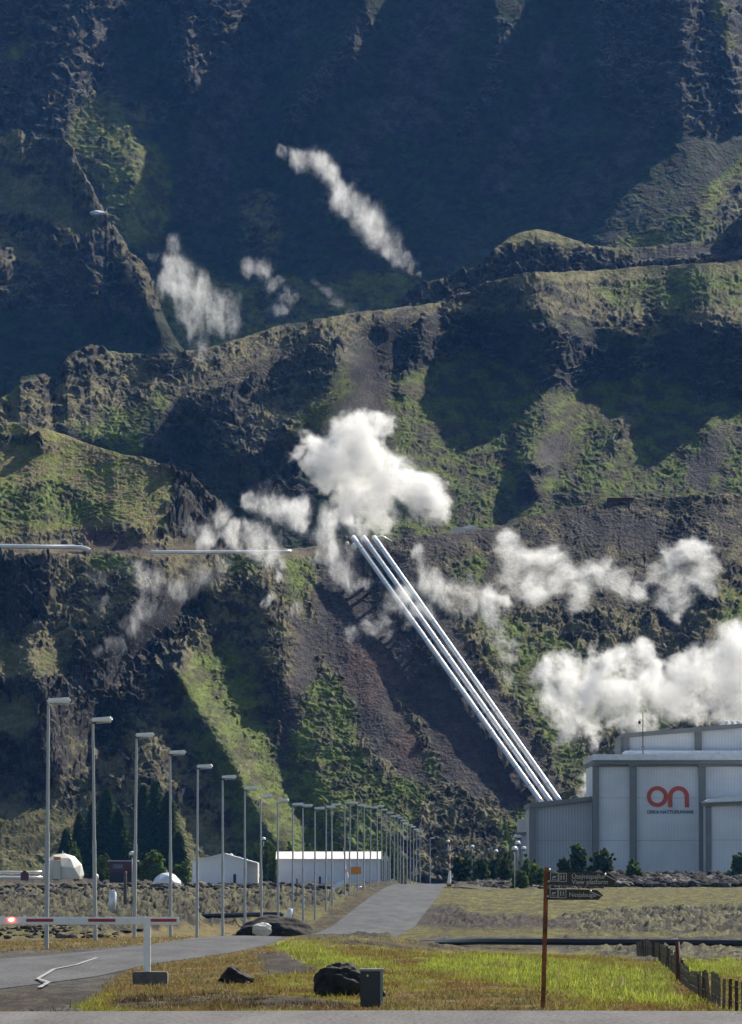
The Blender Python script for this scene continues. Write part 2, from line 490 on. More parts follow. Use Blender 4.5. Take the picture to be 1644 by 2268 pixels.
def sheet(name, m, dbase, base, crest, default, polys, ridges=(), x0=-60, x1=1704, step=1.9, edge=True,
          rock_px=17, hum_px=5.5, jag=5, lateral=.4, blur=2, slopevar=.10, back=True):
    cols = np.arange(x0, x1 + .1, step)
    if edge:
        cols = np.concatenate([x0 - 40 * np.arange(14, 0, -1) ** 1.25, cols, x1 + 40 * np.arange(1, 15) ** 1.25])
    bx, by = zip(*base); kx, ky = zip(*crest)
    pyb = np.interp(cols, bx, by); pyc = np.interp(cols, kx, ky)
    pyc = pyc + jag * fbm(cols / 40, cols * 0 + 3.3, 5, 5, .6)
    pyc = np.minimum(pyc, pyb - 4)
    nr = int(np.max(pyb - pyc) / step) + 2
    v = np.linspace(0, 1, nr)[:, None]
    PYg = pyb[None] + v * (pyc - pyb)[None]
    PXg = np.repeat(cols[None], nr, 0)
    w_img = paint(default, polys, blur)
    jx = PXg + 7 * fbm(PXg / 22, PYg / 22, 3, 31); jy = PYg + 6 * fbm(PXg / 22, PYg / 22, 3, 41)
    w = samp(w_img, jx, jy)
    w_s = samp(box_blur(w_img, 5), PXg, PYg)
    tn = (w_s @ TAN) * (1 + slopevar * fbm(PXg / 110, PYg / 170, 3, 51))
    T = tpy(PYg)
    tn = np.maximum(tn, T + .045)
    D = np.empty_like(PYg)
    D[0] = np.interp(cols, *zip(*dbase)) if isinstance(dbase, (list, tuple)) else dbase
    for r in range(1, nr):
        D[r] = D[r - 1] * (tn[r] - T[r - 1]) / (tn[r] - T[r])
    kx_ = np.exp(-np.linspace(-2.2, 2.2, 101) ** 2); kx_ /= kx_.sum()
    rr_ = 100
    n_ = len(cols)
    def lat(a):
        a = np.pad(a, ((0, 0), (rr_, rr_)), mode='edge')
        f = np.fft.rfft(a, axis=1); kk = np.zeros(a.shape[1]); kk[:51] = kx_[50:]; kk[-50:] = kx_[:50]
        return np.fft.irfft(f * np.fft.rfft(kk)[None], n=a.shape[1], axis=1)[:, rr_:rr_ + n_]
    for _ in range(2):
        D = D * lateral + (1 - lateral) * lat(lat(D))
    for pts, wd, amp in ridges:
        dd = seg_dist(PXg, PYg, pts)
        D -= amp * np.exp(-(dd / wd) ** 2)
    V = (CY - PYg) / FPX
    K = D / (CP - V * SP)
    Xw = (PXg - CX) / FPX * K; Zw = CAMZ + (SP + V * CP) * K
    rk, hm, fn = w @ ROCK, w @ HUM, w @ FINE
    wx = PXg + 14 * fbm(PXg / 50, PYg / 50, 3, 101); wy = PYg + 14 * fbm(PXg / 50, PYg / 50, 3, 111)
    def saw(ph, k=.22):
        f = ph - np.floor(ph)
        return np.where(f > k, (1 - f) / (1 - k), f / k)
    lf = fbm(wx / 75, wy / 60, 3, 201)
    led = saw(wy / 34 + 1.7 * lf) * (.45 + .9 * sstep(-.3, .4, fbm(wx / 45, wy / 30, 3, 211)))
    led2 = saw(wy / 13 + 2.2 * fbm(wx / 26, wy / 40, 3, 221)) * sstep(-.25, .35, fbm(wx / 18, wy / 14, 3, 231))
    crack = np.minimum(1, np.abs(perlin(wx / 11 + 1.5 * lf, wy / 90, 241)) * 5)
    rocky = 1.15 * billow(wx / 58, wy / 66, 6, 121, .52) + .5 * fbm(wx / 30, wy / 16, 5, 131, .55) + 1.3 * led + .55 * led2 + .22 * crack
    ter = saw(wy / 11 + 2.4 * fbm(wx / 34, wy / 40, 4, 251), .3) * sstep(-.35, .3, fbm(wx / 20, wy / 9, 3, 261))
    humm = .8 * fbm(wx / 30, wy / 12, 4, 151, .62) + .55 * (0.5 - np.abs(perlin(wx / 17, wy / 8, 161)) * 2) + .45 * fbm(wx / 85, wy / 45, 2, 171) + .85 * ter
    fine = fbm(PXg / 6.5, PYg / 5, 3, 181, .7)
    broad = fbm(PXg / 150, PYg / 150, 3, 191)
    A = rk * rocky * rock_px + hm * humm * hum_px + fn * fine * 1.7 + broad * 10
    fade = np.minimum(1, (1 - v) * nr * .1 + .35)
    A = A * fade * D / FPX
    ang = np.arctan(tn)
    Yw = D - A * np.sin(ang); Zw = Zw + A * np.cos(ang)
    co = np.stack([Xw, Yw, Zw], -1)
    if back:
        last = co[-1]; bs = []
        for q, (dy_, dz_) in enumerate(((1.5, -.3), (4, -1.6), (10, -6), (25, -20), (50, -45))):
            b = last.copy(); b[:, 1] += dy_; b[:, 2] += dz_; bs.append(b[None])
        co = np.concatenate([co] + bs, 0)
    gy = np.gradient(co, axis=0); gx = np.gradient(co, axis=1)
    nrm = np.cross(gx, gy); nrm /= np.linalg.norm(nrm, axis=-1, keepdims=True) + 1e-9
    nz = np.abs(nrm[:nr, :, 2])
    c = colour(w, PXg, PYg, nz)
    if back:
        c = np.concatenate([c] + [c[-1:]] * 5, 0)
    o = np_mesh(name, co.reshape(-1, 3), grid_faces(co.shape[0], co.shape[1]), m, c.reshape(-1, 3))
    tag(o, kind='structure')
    def surf(px, py):
        j = int(np.argmin(abs(cols - px))); col = PYg[:, j]
        i = int(np.clip(np.argmin(abs(col - py)), 0, nr - 1))
        return Vector(co[i, j]), float(D[i, j])
    return surf

# ------------------------------------------------------------------ mountain sides, back to front
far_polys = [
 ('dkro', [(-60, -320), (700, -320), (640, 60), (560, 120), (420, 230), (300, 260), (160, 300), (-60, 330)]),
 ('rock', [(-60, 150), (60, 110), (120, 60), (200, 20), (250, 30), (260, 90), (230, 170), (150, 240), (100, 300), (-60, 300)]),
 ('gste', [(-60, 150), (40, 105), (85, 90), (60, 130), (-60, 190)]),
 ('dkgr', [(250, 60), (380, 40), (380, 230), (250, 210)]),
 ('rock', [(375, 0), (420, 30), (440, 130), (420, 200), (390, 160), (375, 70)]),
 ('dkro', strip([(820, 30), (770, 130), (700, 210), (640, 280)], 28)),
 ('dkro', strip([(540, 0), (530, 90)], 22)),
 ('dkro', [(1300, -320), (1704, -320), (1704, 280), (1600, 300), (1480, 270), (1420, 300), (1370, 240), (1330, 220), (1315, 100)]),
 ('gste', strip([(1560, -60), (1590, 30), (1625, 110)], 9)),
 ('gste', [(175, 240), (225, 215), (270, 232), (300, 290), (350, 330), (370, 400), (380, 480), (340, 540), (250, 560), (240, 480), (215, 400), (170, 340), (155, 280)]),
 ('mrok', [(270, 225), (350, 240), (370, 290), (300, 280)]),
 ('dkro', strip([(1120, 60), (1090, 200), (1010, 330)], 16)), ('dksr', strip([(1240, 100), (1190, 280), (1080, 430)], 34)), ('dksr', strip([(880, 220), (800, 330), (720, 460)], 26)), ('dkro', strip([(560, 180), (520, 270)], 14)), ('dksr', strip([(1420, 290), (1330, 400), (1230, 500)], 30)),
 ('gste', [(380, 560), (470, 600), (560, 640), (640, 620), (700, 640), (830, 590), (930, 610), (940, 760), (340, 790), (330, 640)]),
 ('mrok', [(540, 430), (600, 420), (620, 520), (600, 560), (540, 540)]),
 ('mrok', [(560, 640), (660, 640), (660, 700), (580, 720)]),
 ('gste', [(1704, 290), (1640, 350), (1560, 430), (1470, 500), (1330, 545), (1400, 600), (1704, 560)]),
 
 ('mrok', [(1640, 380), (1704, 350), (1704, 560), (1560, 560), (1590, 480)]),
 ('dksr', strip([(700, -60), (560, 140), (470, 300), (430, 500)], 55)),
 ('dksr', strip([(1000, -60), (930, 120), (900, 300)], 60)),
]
far_ridges = [([(820, -60), (770, 130), (700, 210), (640, 300)], 45, 9), ([(380, -60), (400, 100), (420, 220)], 40, 8),
              ([(230, 0), (150, 180), (60, 330)], 60, 9), ([(600, 0), (500, 200), (440, 500)], 110, -12), ([(260, 240), (300, 400), (290, 540)], 70, 9),
              ([(1250, -60), (1230, 200), (1100, 450)], 130, -14), ([(1330, -60), (1345, 200)], 45, 7), ([(1640, 330), (1480, 480), (1380, 560)], 60, 8),
              ([(1520, -60), (1500, 260)], 35, 5), ([(1600, 0), (1640, 250)], 30, 8), ([(950, 0), (950, 300), (850, 540)], 140, -6)]
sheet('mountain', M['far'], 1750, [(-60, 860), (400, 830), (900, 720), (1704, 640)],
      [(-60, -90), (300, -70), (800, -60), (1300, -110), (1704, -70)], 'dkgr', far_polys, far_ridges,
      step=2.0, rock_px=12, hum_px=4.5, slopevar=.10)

spur_polys = [
 ('rocl', [(-60, 280), (400, 280), (400, 720), (340, 690), (250, 700), (100, 660), (-60, 660)]), ('dkro', [(-60, 540), (180, 560), (230, 600), (260, 700), (-60, 680)]), ('rock', [(160, 330), (200, 420), (230, 500), (180, 450), (140, 380)]),
 ('moss', [(-60, 270), (60, 285), (60, 320), (-60, 330)]), ('moss', [(-60, 420), (60, 415), (120, 440), (60, 470), (-60, 470)]),
 ('moss', [(60, 455), (150, 450), (215, 500), (190, 525), (120, 500), (60, 490)]),
 ('mrok', [(-60, 330), (40, 340), (120, 380), (130, 430), (60, 420), (-60, 420)]),
 ('mrok', [(130, 310), (170, 340), (200, 430), (260, 510), (330, 600), (350, 700), (330, 690), (260, 560), (200, 480), (150, 400)]),
 ('mrok', [(-60, 520), (60, 530), (130, 560), (180, 620), (120, 600), (-60, 600)]),
]
sheet('rock_spur', M['far'], 1560, [(-60, 900), (150, 860), (420, 820)],
      [(-60, 300), (0, 303), (40, 288), (80, 305), (130, 309), (162, 328), (180, 375), (205, 425), (238, 470), (245, 500), (272, 520), (290, 560), (325, 592), (345, 640), (362, 700), (390, 750), (420, 795)],
      'dkgr', spur_polys, [([(150, 310), (250, 520), (340, 700)], 40, 14), ([(0, 320), (60, 600)], 40, -8), ([(200, 560), (220, 700)], 30, 6)],
      x1=420, step=1.8, rock_px=12, edge=False, jag=20)

mid2_polys = [('moss', [(1090, 560), (1130, 505), (1190, 500), (1300, 535), (1500, 540), (1600, 520), (1704, 450), (1704, 540), (1500, 562), (1250, 560), (1180, 540)]),
              ('rock', [(860, 720), (900, 640), (1060, 590), (1060, 640), (1000, 680)]), ('rock', [(1090, 575), (1240, 545), (1270, 600), (1100, 620)]),
              ('scre', [(1400, 548), (1704, 520), (1704, 570), (1400, 575)]), ('rock', [(1600, 520), (1704, 500), (1704, 600), (1600, 600)])]
sheet('rear_ledge', M['far'], 1470, [(800, 760), (1704, 690)],
      [(800, 740), (860, 700), (895, 662), (925, 632), (1000, 612), (1060, 590), (1092, 556), (1130, 524), (1190, 508), (1240, 520), (1295, 542), (1350, 548), (1430, 548), (1500, 540), (1560, 536), (1600, 515), (1640, 480), (1704, 450)],
      'rock', mid2_polys, [], x0=800, step=1.9, rock_px=12, edge=False, jag=5)

mid_polys = [
 # plateau on the cliff
 ('mrok', [(820, 660), (960, 640), (1100, 600), (1240, 590), (1704, 560), (1704, 690), (1500, 712), (1440, 760), (1340, 735), (1240, 705), (1160, 690), (1000, 690), (860, 705), (800, 710)]),
 ('gras', [(1300, 630), (1500, 610), (1704, 600), (1704, 690), (1560, 680), (1380, 690)]),
 ('rock', [(940, 650), (1060, 630), (1160, 640), (1160, 665), (1000, 672)]),
 ('moss', [(1180, 600), (1330, 592), (1704, 565), (1704, 600), (1400, 612), (1230, 622)]), ('moss', [(1480, 712), (1704, 690), (1704, 712), (1500, 726)]),
 # cliff and the apron below it
 ('aprn', [(820, 760), (1704, 760), (1704, 1220), (820, 1230), (780, 1000)]),
 ('clif', [(800, 712), (960, 692), (1100, 702), (1240, 727), (1330, 767), (1440, 772), (1500, 717), (1704, 702), (1704, 860), (1640, 890), (1560, 890), (1500, 860), (1440, 830), (1360, 840), (1270, 875), (1190, 870), (1140, 820), (1050, 790), (960, 805), (880, 840), (800, 830)]),
 ('dksr', strip([(800, 790), (825, 900), (790, 980)], 30)),
 ('scre', strip([(1240, 960), (1210, 1040), (1150, 1120)], 20)), ('scre', strip([(1590, 960), (1540, 1080)], 24)),
 ('clif', [(1145, 1045), (1215, 1020), (1222, 1055), (1190, 1090), (1150, 1085)]),
 ('mrok', strip([(1420, 860), (1360, 1000)], 12)),
 # left shoulder
 ('mrok', [(-60, 880), (30, 862), (110, 820), (160, 780), (200, 765), (300, 780), (420, 780), (540, 750), (640, 720), (760, 690), (820, 700), (780, 740), (640, 790), (500, 830), (380, 880), (250, 930), (130, 960), (-60, 960)]),
 ('rocl', [(150, 780), (230, 765), (240, 810), (180, 850), (120, 850)]),
 ('rock', [(30, 850), (110, 830), (110, 860), (40, 870)]), ('rock', [(300, 800), (420, 790), (420, 830), (330, 850)]),
 ('gras', [(140, 945), (260, 910), (360, 870), (400, 890), (300, 960), (330, 1010), (240, 1000)]),
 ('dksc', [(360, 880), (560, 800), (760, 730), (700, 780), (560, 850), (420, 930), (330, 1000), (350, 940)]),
 ('rocl', [(400, 900), (470, 860), (560, 840), (660, 780), (800, 730), (780, 800), (700, 850), (640, 900), (560, 960), (440, 960)]),
 ('dkro', [(340, 960), (480, 930), (640, 880), (640, 1100), (440, 1100), (350, 1040)]),
 ('mrok', [(580, 900), (700, 880), (740, 860), (660, 960), (600, 1010), (560, 960)]),
 ('gste', [(640, 950), (700, 900), (760, 830), (778, 810), (770, 880), (700, 960), (650, 990)]),
 ('rock', [(520, 1000), (600, 960), (680, 980), (660, 1100), (520, 1120)]),
 ('dksr', [(780, 830), (860, 830), (850, 950), (780, 960)]),
 ('lawn', [(-60, 850), (0, 848), (45, 858), (40, 880), (-60, 895)]),
 ('lawn', strip([(240, 778), (300, 772)], 7)),
]
mid_ridges = [([(860, 700), (700, 860), (560, 1010)], 55, 16), ([(650, 960), (720, 890), (778, 815)], 28, 7),
              ([(810, 760), (800, 960)], 45, -12), ([(1000, 870), (930, 960), (900, 1080)], 60, 6), ([(1430, 850), (1360, 1000), (1300, 1100)], 50, 7), ([(1190, 1030), (1180, 1080)], 30, 7),
              ([(1090, 740), (1080, 860)], 50, -5), ([(1460, 780), (1450, 880)], 40, -6), ([(1250, 740), (1220, 900)], 50, 5), ([(1580, 740), (1570, 940)], 50, 5),
              ([(300, 960), (500, 830), (700, 740)], 60, 8), ([(400, 960), (420, 1100)], 40, -8), ([(1640, 720), (1660, 900)], 40, 6), ([(940, 720), (900, 860)], 30, 6), ([(1380, 780), (1360, 900)], 28, -6)]
sheet('middle_ridge', M['hill'], 1230, [(-60, 1150), (300, 1180), (700, 1290), (1000, 1260), (1704, 1180)],
      [(-60, 900), (0, 882), (30, 864), (45, 834), (100, 826), (118, 845), (150, 790), (200, 764), (240, 778), (330, 786), (440, 776), (540, 748), (620, 720), (700, 708), (740, 702), (800, 690), (860, 684), (900, 680), (960, 672), (1010, 655), (1040, 650), (1060, 632), (1100, 622), (1180, 602), (1240, 605), (1330, 598), (1420, 590), (1500, 588), (1560, 585), (1644, 577), (1704, 575)],
      'dkgr', mid_polys, mid_ridges, step=1.7, rock_px=12, hum_px=4.4, jag=5)

near_polys = [
 # upper left green hill above the bench
 ('gsmo', [(-60, 920), (130, 950), (270, 1000), (380, 1050), (400, 1120), (380, 1170), (-60, 1200)]),
 ('gsmo', [(-60, 950), (100, 970), (240, 1010), (380, 1070), (400, 1140), (340, 1150), (220, 1060), (80, 1000), (-60, 1000)]),
 ('gras', [(-60, 1120), (120, 1060), (260, 1120), (200, 1160), (-60, 1160)]),
 ('rock', strip([(0, 968), (70, 985), (130, 1000)], 9)),
 ('rock', [(370, 1020), (410, 1050), (490, 1100), (540, 1190), (560, 1220), (420, 1205), (370, 1180), (360, 1120), (395, 1090), (350, 1030)]),
 ('reds', [(170, 1180), (250, 1180), (330, 1200), (350, 1222), (180, 1215)]),
 ('flat', [(-60, 1200), (200, 1205), (350, 1215), (660, 1210), (760, 1205), (860, 1190), (900, 1205), (760, 1232), (-60, 1226)]),
 # left cliffs
 ('mrok', [(-60, 1226), (700, 1235), (640, 1500), (420, 1620), (-60, 1900)]),
 ('rock', [(-60, 1245), (105, 1240), (120, 1320), (90, 1400), (40, 1400), (-60, 1400)]),
 ('mrok', [(110, 1250), (240, 1280), (320, 1280), (240, 1360), (170, 1380), (130, 1330)]),
 ('gras', [(180, 1225), (330, 1235), (300, 1270), (200, 1250)]),
 ('moss', [(-60, 1400), (70, 1430), (140, 1450), (150, 1490), (60, 1500), (-60, 1480)]),
 ('rock', [(-60, 1490), (60, 1505), (145, 1490), (155, 1560), (160, 1700), (100, 1760), (-60, 1780)]),
 ('moss', [(-60, 1560), (50, 1560), (90, 1620), (40, 1640), (-60, 1630)]),
 ('rock', [(150, 1440), (220, 1420), (330, 1300), (420, 1300), (480, 1280), (470, 1400), (430, 1480), (380, 1560), (300, 1600), (230, 1660), (180, 1720), (155, 1600)]),
 ('dkro', [(200, 1480), (330, 1340), (440, 1330), (420, 1460), (340, 1550), (240, 1640)]),
 ('gras', [(500, 1240), (620, 1240), (560, 1300), (500, 1330)]),
 ('mrok', [(470, 1270), (560, 1280), (560, 1400), (500, 1440), (430, 1500), (400, 1480)]),
 # left knoll and its green flanks
 ('mrok', [(330, 1560), (400, 1540), (440, 1640), (520, 1780), (540, 1960), (-60, 1990), (-60, 1780), (120, 1770), (200, 1700), (250, 1650)]),
 ('moss', [(-60, 1790), (200, 1790), (300, 1850), (420, 1800), (500, 1850), (520, 1960), (-60, 1990)]),
 ('gras', [(430, 1440), (500, 1420), (560, 1500), (590, 1640), (660, 1700), (760, 1660), (780, 1700), (760, 1960), (560, 1960), (500, 1780), (420, 1620), (400, 1500)]),
 ('brig', strip([(408, 1500), (440, 1570), (500, 1660), (570, 1760), (600, 1850)], [4, 7, 8, 11, 14])),
 ('mrok', strip([(430, 1600), (470, 1590)], 8)), ('mrok', strip([(520, 1700), (560, 1690)], 8)), ('mrok', strip([(560, 1790), (590, 1775)], 9)), ('scre', strip([(480, 1660), (500, 1640)], 6)),
 ('dkro', strip([(560, 1440), (600, 1520), (620, 1640)], 16)),
 ('scre', strip([(690, 1380), (670, 1500), (640, 1600), (620, 1700)], [30, 24, 20, 12])),
 ('gras', [(690, 1520), (740, 1500), (790, 1560), (800, 1660), (840, 1720), (800, 1800), (680, 1860), (620, 1760), (640, 1680)]),
 ('mrok', [(560, 1330), (660, 1260), (700, 1260), (660, 1380), (600, 1440)]),
 ('gras', [(620, 1240), (700, 1235), (690, 1330), (640, 1340)]),
 # scree slope of the pipes
 ('scre', [(740, 1215), (880, 1200), (960, 1330), (1060, 1470), (1180, 1640), (1270, 1800), (1100, 1830), (980, 1800), (860, 1700), (800, 1640), (760, 1520), (700, 1420), (700, 1280)]),
 ('reds', [(760, 1420), (850, 1430), (880, 1500), (820, 1580), (760, 1520)]), ('reds', [(860, 1640), (920, 1600), (960, 1680), (900, 1720)]),
 ('mrok', strip([(880, 1540), (930, 1620), (960, 1700), (980, 1750)], [6, 12, 14, 8])),
 ('gras', strip([(930, 1660), (960, 1720)], 7)),
 # right hill
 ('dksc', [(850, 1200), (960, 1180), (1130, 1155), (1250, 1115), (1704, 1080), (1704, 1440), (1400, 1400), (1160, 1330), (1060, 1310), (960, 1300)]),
 ('scre', [(860, 1200), (1130, 1160), (1120, 1185), (900, 1225)]),
 ('scre', [(1280, 1130), (1480, 1150), (1440, 1220), (1300, 1200)]),
 ('mrok', [(1500, 1280), (1704, 1180), (1704, 1500), (1560, 1440)]),
 ('gras', [(1000, 1250), (1080, 1230), (1060, 1300), (1010, 1290)]), ('gras', [(1600, 1300), (1660, 1320), (1660, 1440), (1600, 1400)]),
 ('gras', [(1040, 1320), (1120, 1370), (1260, 1420), (1330, 1480), (1500, 1500), (1480, 1700), (1290, 1760), (1230, 1700), (1160, 1560), (1090, 1450)]),
 ('brig', [(1100, 1450), (1180, 1480), (1180, 1560), (1130, 1540)]),
 ('mrok', [(1180, 1360), (1400, 1340), (1500, 1420), (1350, 1440), (1240, 1400)]),
 ('mrok', [(1270, 1620), (1390, 1620), (1400, 1700), (1290, 1680)]),
 # foot of the slope
 ('mrok', [(800, 1790), (1000, 1740), (1100, 1780), (1130, 1990), (860, 1990), (840, 1850)]),
 ('gras', [(760, 1800), (860, 1720), (960, 1740), (900, 1850), (840, 1900), (760, 1900)]),
 ('gras', [(1100, 1800), (1180, 1780), (1200, 1900), (1120, 1900)]),
]
near_ridges = [([(400, 1500), (440, 1580), (510, 1680), (600, 1850)], 34, 9), ([(560, 1300), (450, 1400), (400, 1500)], 40, 8),
               ([(220, 1640), (300, 1480), (420, 1360)], 55, -14), ([(600, 1600), (640, 1760), (700, 1900)], 50, -6), ([(300, 1580), (320, 1700), (300, 1800)], 80, 6),
               ([(1600, 1200), (1560, 1400)], 60, 5), ([(1500, 1150), (1440, 1350)], 60, -4), ([(820, 1300), (900, 1550)], 60, -2.5), ([(60, 1450), (110, 1700)], 50, 6)]
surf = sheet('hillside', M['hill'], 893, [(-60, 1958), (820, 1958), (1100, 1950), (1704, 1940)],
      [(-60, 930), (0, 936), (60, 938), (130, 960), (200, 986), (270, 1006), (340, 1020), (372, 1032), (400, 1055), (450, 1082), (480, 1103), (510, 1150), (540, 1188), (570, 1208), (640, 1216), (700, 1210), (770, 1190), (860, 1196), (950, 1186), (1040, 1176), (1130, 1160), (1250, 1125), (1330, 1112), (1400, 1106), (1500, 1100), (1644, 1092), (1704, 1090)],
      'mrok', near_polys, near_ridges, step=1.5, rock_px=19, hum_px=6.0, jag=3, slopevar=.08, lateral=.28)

# ------------------------------------------------------------------ the flat land in front
Yc = [0, 98, 183, 213, 235, 260, 290, 330, 360, 400, 440, 486, 523, 566, 610, 640, 704, 767, 843, 900, 1100]
Zc = [0, 0, -.02, -.02, -.3, -.75, -1.25, -1.65, -1.75, -1.5, -.75, .05, .45, .78, .92, .85, .65, .4, .0, .3, 1]
Yr = [0, 98, 160, 182, 205, 230, 255, 268, 300, 370, 430, 500, 560, 620, 640, 668, 700, 900, 1100]
Zr = [0, 0, -.12, -.40, -.62, -.88, -1.12, -1.25, -1.08, -.88, -.55, 0, .3, .45, .7, 1.55, 1.6, 2.4, 3]
Yl = [0, 98, 183, 260, 372, 450, 520, 600, 660, 700, 760, 900, 1100]
Zl = [0, 0, -.05, -.5, -.62, -.3, .0, .2, .42, .55, .9, 1.8, 2.5]
def road_x(y):
    return np.interp(y, [60, 97, 118, 134, 150, 171, 192, 213, 250, 290, 330, 360, 400, 486, 610, 767, 900, 1100],
                     [-22, -16, -11.5, -9.6, -8.6, -6.7, -5.3, -4.3, -3.5, -2.8, -2.0, -1.2, .15, 2.7, 5.4, 9.4, 13, 18])
def zg(x, y):
    c = np.interp(y, Yc, Zc); l = np.interp(y, Yl, Zl); r = np.interp(y, Yr, Zr)
    rx = road_x(y)
    tl = sstep(3.6, 11, rx - x); tr = sstep(3.6, 9, x - rx)
    wl = sstep(110, 190, y)
    z = c * (1 - tl * wl) + l * tl * wl
    z = z * (1 - tr * wl) + r * tr * wl
    # low knoll between the road and the meadow
    z = z + .22 * np.exp(-((x - 1.0) / 5.5) ** 2 - ((y - 150) / 35) ** 2) * sstep(2.8, 6, np.abs(x - rx))
    z = z + .12 * np.exp(-((y - 214) / 14) ** 2) * sstep(.9, 2.2, x - rx) * (1 - sstep(6, 12, x - rx))
    return z
lowpolys = [
 ('meadow', [(-60, 2236), (1704, 2236), (1704, 2560), (-60, 2560)]),
 ('meadow', [(200, 2210), (640, 2072), (1430, 2085), (1500, 2236), (100, 2236)]),
]
GC = {   #   colour A, colour B, share B, roughness of the ground (m), lava lumps (m)
 'meadow': ((.145, .140, .026), (.120, .078, .030), .50, .05, .0),
 'green':  ((.190, .215, .034), (.140, .150, .032), .45, .04, .0),
 'orange': ((.150, .105, .042), (.105, .090, .034), .55, .06, .02),
 'lava':   ((.018, .016, .014), (.078, .072, .036), .46, .16, 1.15),
 'pale':   ((.105, .096, .050), (.022, .020, .016), .52, .14, 1.0),
 'olive':  ((.110, .104, .026), (.066, .052, .021), .50, .07, .12),
 'dark':   ((.030, .025, .021), (.055, .040, .030), .45, .08, .6),
 'brown':  ((.072, .055, .022), (.034, .026, .017), .50, .08, .30),
 'gravel': ((.070, .064, .056), (.045, .041, .036), .50, .02, .0),
}
GN = list(GC)
def gpaint(default, polys):
    idx = np.full(_X.shape, GN.index(default), dtype=np.int8)
    wx = _X + 24 * fbm(_X / 46, _Y / 20, 4, 13); wy = _Y + 7 * fbm(_X / 40, _Y / 14, 4, 23)
    for c, poly in polys:
        idx[pip(poly, wx, wy)] = GN.index(c)
    w = np.zeros(_X.shape + (len(GN),), dtype=np.float32)
    for k in range(len(GN)):
        w[..., k] = box_blur((idx == k).astype(np.float32), 1)
    return w
gpolys = [
 # far side, left
 ('lava', [(-60, 1930), (900, 1930), (900, 2075), (-60, 2110)]),
 ('dark', [(-60, 1930), (860, 1930), (860, 1966), (-60, 1972)]),
 ('olive', [(-60, 1963), (300, 1958), (440, 1962), (700, 1966), (800, 1972), (780, 1980), (620, 1976), (400, 1978), (200, 1978), (-60, 1988)]),
 ('olive', [(-60, 2060), (100, 2050), (220, 2062), (120, 2076), (-60, 2074)]),
 ('olive', [(560, 2020), (700, 2010), (820, 1975), (760, 2010), (690, 2060), (560, 2068)]),
 ('brown', [(690, 2060), (720, 2020), (790, 1975), (850, 1958), (880, 1962), (800, 2000), (740, 2060)]),
 ('orange', [(-60, 2088), (100, 2078), (300, 2066), (420, 2052), (600, 2050), (640, 2068), (400, 2092), (-60, 2120)]),
 # far side, right
 ('olive', [(880, 1955), (1704, 1955), (1704, 2075), (880, 2078)]),
 ('dark', [(960, 1940), (1300, 1945), (1300, 1966), (1000, 1972), (980, 1960)]),
 ('olive', [(1010, 1966), (1300, 1972), (1704, 1972), (1704, 1998), (1400, 1996), (1250, 2012), (1080, 1998), (990, 1980)]),
 ('dark', [(930, 2010), (1000, 2000), (1040, 2025), (1200, 2030), (1280, 2046), (1100, 2062), (900, 2050)]),
 ('dark', [(1080, 2040), (1250, 2036), (1300, 2050), (1704, 2046), (1704, 2054), (1300, 2062), (1120, 2056)]), ('pale', [(1240, 2034), (1330, 2018), (1500, 2012), (1704, 2000), (1704, 2078), (1280, 2066)]),
 ('dark', [(1100, 2078), (1704, 2080), (1704, 2100), (1060, 2098), (900, 2082)]),
 ('pale', [(1260, 2104), (1420, 2096), (1704, 2096), (1704, 2140), (1420, 2130), (1300, 2112)]),
 # near side
 ('meadow', [(180, 2245), (240, 2180), (330, 2120), (640, 2072), (900, 2078), (1080, 2092), (1300, 2112), (1430, 2130), (1704, 2126), (1704, 2260), (-60, 2260), (-60, 2240)]),
 ('orange', [(220, 2190), (330, 2128), (560, 2092), (640, 2110), (600, 2160), (480, 2200), (300, 2215)]),
 ('dark', [(560, 2110), (640, 2115), (700, 2150), (600, 2160)]),
 ('brown', [(640, 2074), (1100, 2092), (1200, 2106), (1000, 2110), (760, 2090)]),
 ('green', [(600, 2085), (700, 2090), (760, 2120), (900, 2140), (800, 2160), (660, 2130)]),
 ('green', [(960, 2120), (1100, 2115), (1340, 2138), (1470, 2150), (1500, 2200), (1540, 2230), (1300, 2215), (1180, 2190), (1060, 2165), (900, 2150)]),
 ('green', [(1460, 2130), (1704, 2124), (1704, 2180), (1480, 2160)]),
 ('green', [(130, 2225), (180, 2208), (240, 2222), (180, 2235)]),
 ('brown', [(260, 2210), (500, 2200), (700, 2215), (840, 2232), (400, 2236), (240, 2236)]),
 ('orange', [(850, 2195), (1180, 2205), (1300, 2225), (1200, 2240), (840, 2240)]),
 ('dark', [(-60, 2200), (80, 2195), (240, 2190), (200, 2222), (100, 2238), (-60, 2240)]),
]
gw = gpaint('gravel', gpolys)
yr = []
pyv = np.arange(2640, 1936, -1.35)
yr = 2.5 * FPX / (pyv - 1926)
yr = np.concatenate([[-120, -40, 5, 25, 38], yr[yr > 42]])
extra = np.arange(yr[-1] + 20, 1250, 25); yr = np.concatenate([yr[yr < 1240], extra])
yr = np.unique(np.sort(np.concatenate([yr, np.arange(240, 720, 1.6)])))
gc = np.arange(-80, 1726, 2.4)
gc = np.concatenate([-80 - 30 * np.arange(16, 0, -1) ** 1.3, gc, 1726 + 30 * np.arange(1, 17) ** 1.3])
sx = (gc - CX) / FPX
ex = np.sign(gc - CX) * np.maximum(0, np.abs(gc - CX) - 900) * .16
GX = sx[None] * np.maximum(yr, 30)[:, None] + ex[None]; GY = np.repeat(yr[:, None], len(gc), 1)
GZ = zg(GX, GY)
PXs, PYs = proj(GX, np.maximum(GY, 20), GZ)
PYs = np.where(GY < 60, 2400, PYs)
jx = PXs + 3 * fbm(GX * 1.2, GY * .4, 3, 33)
W = samp(gw, jx, PYs)
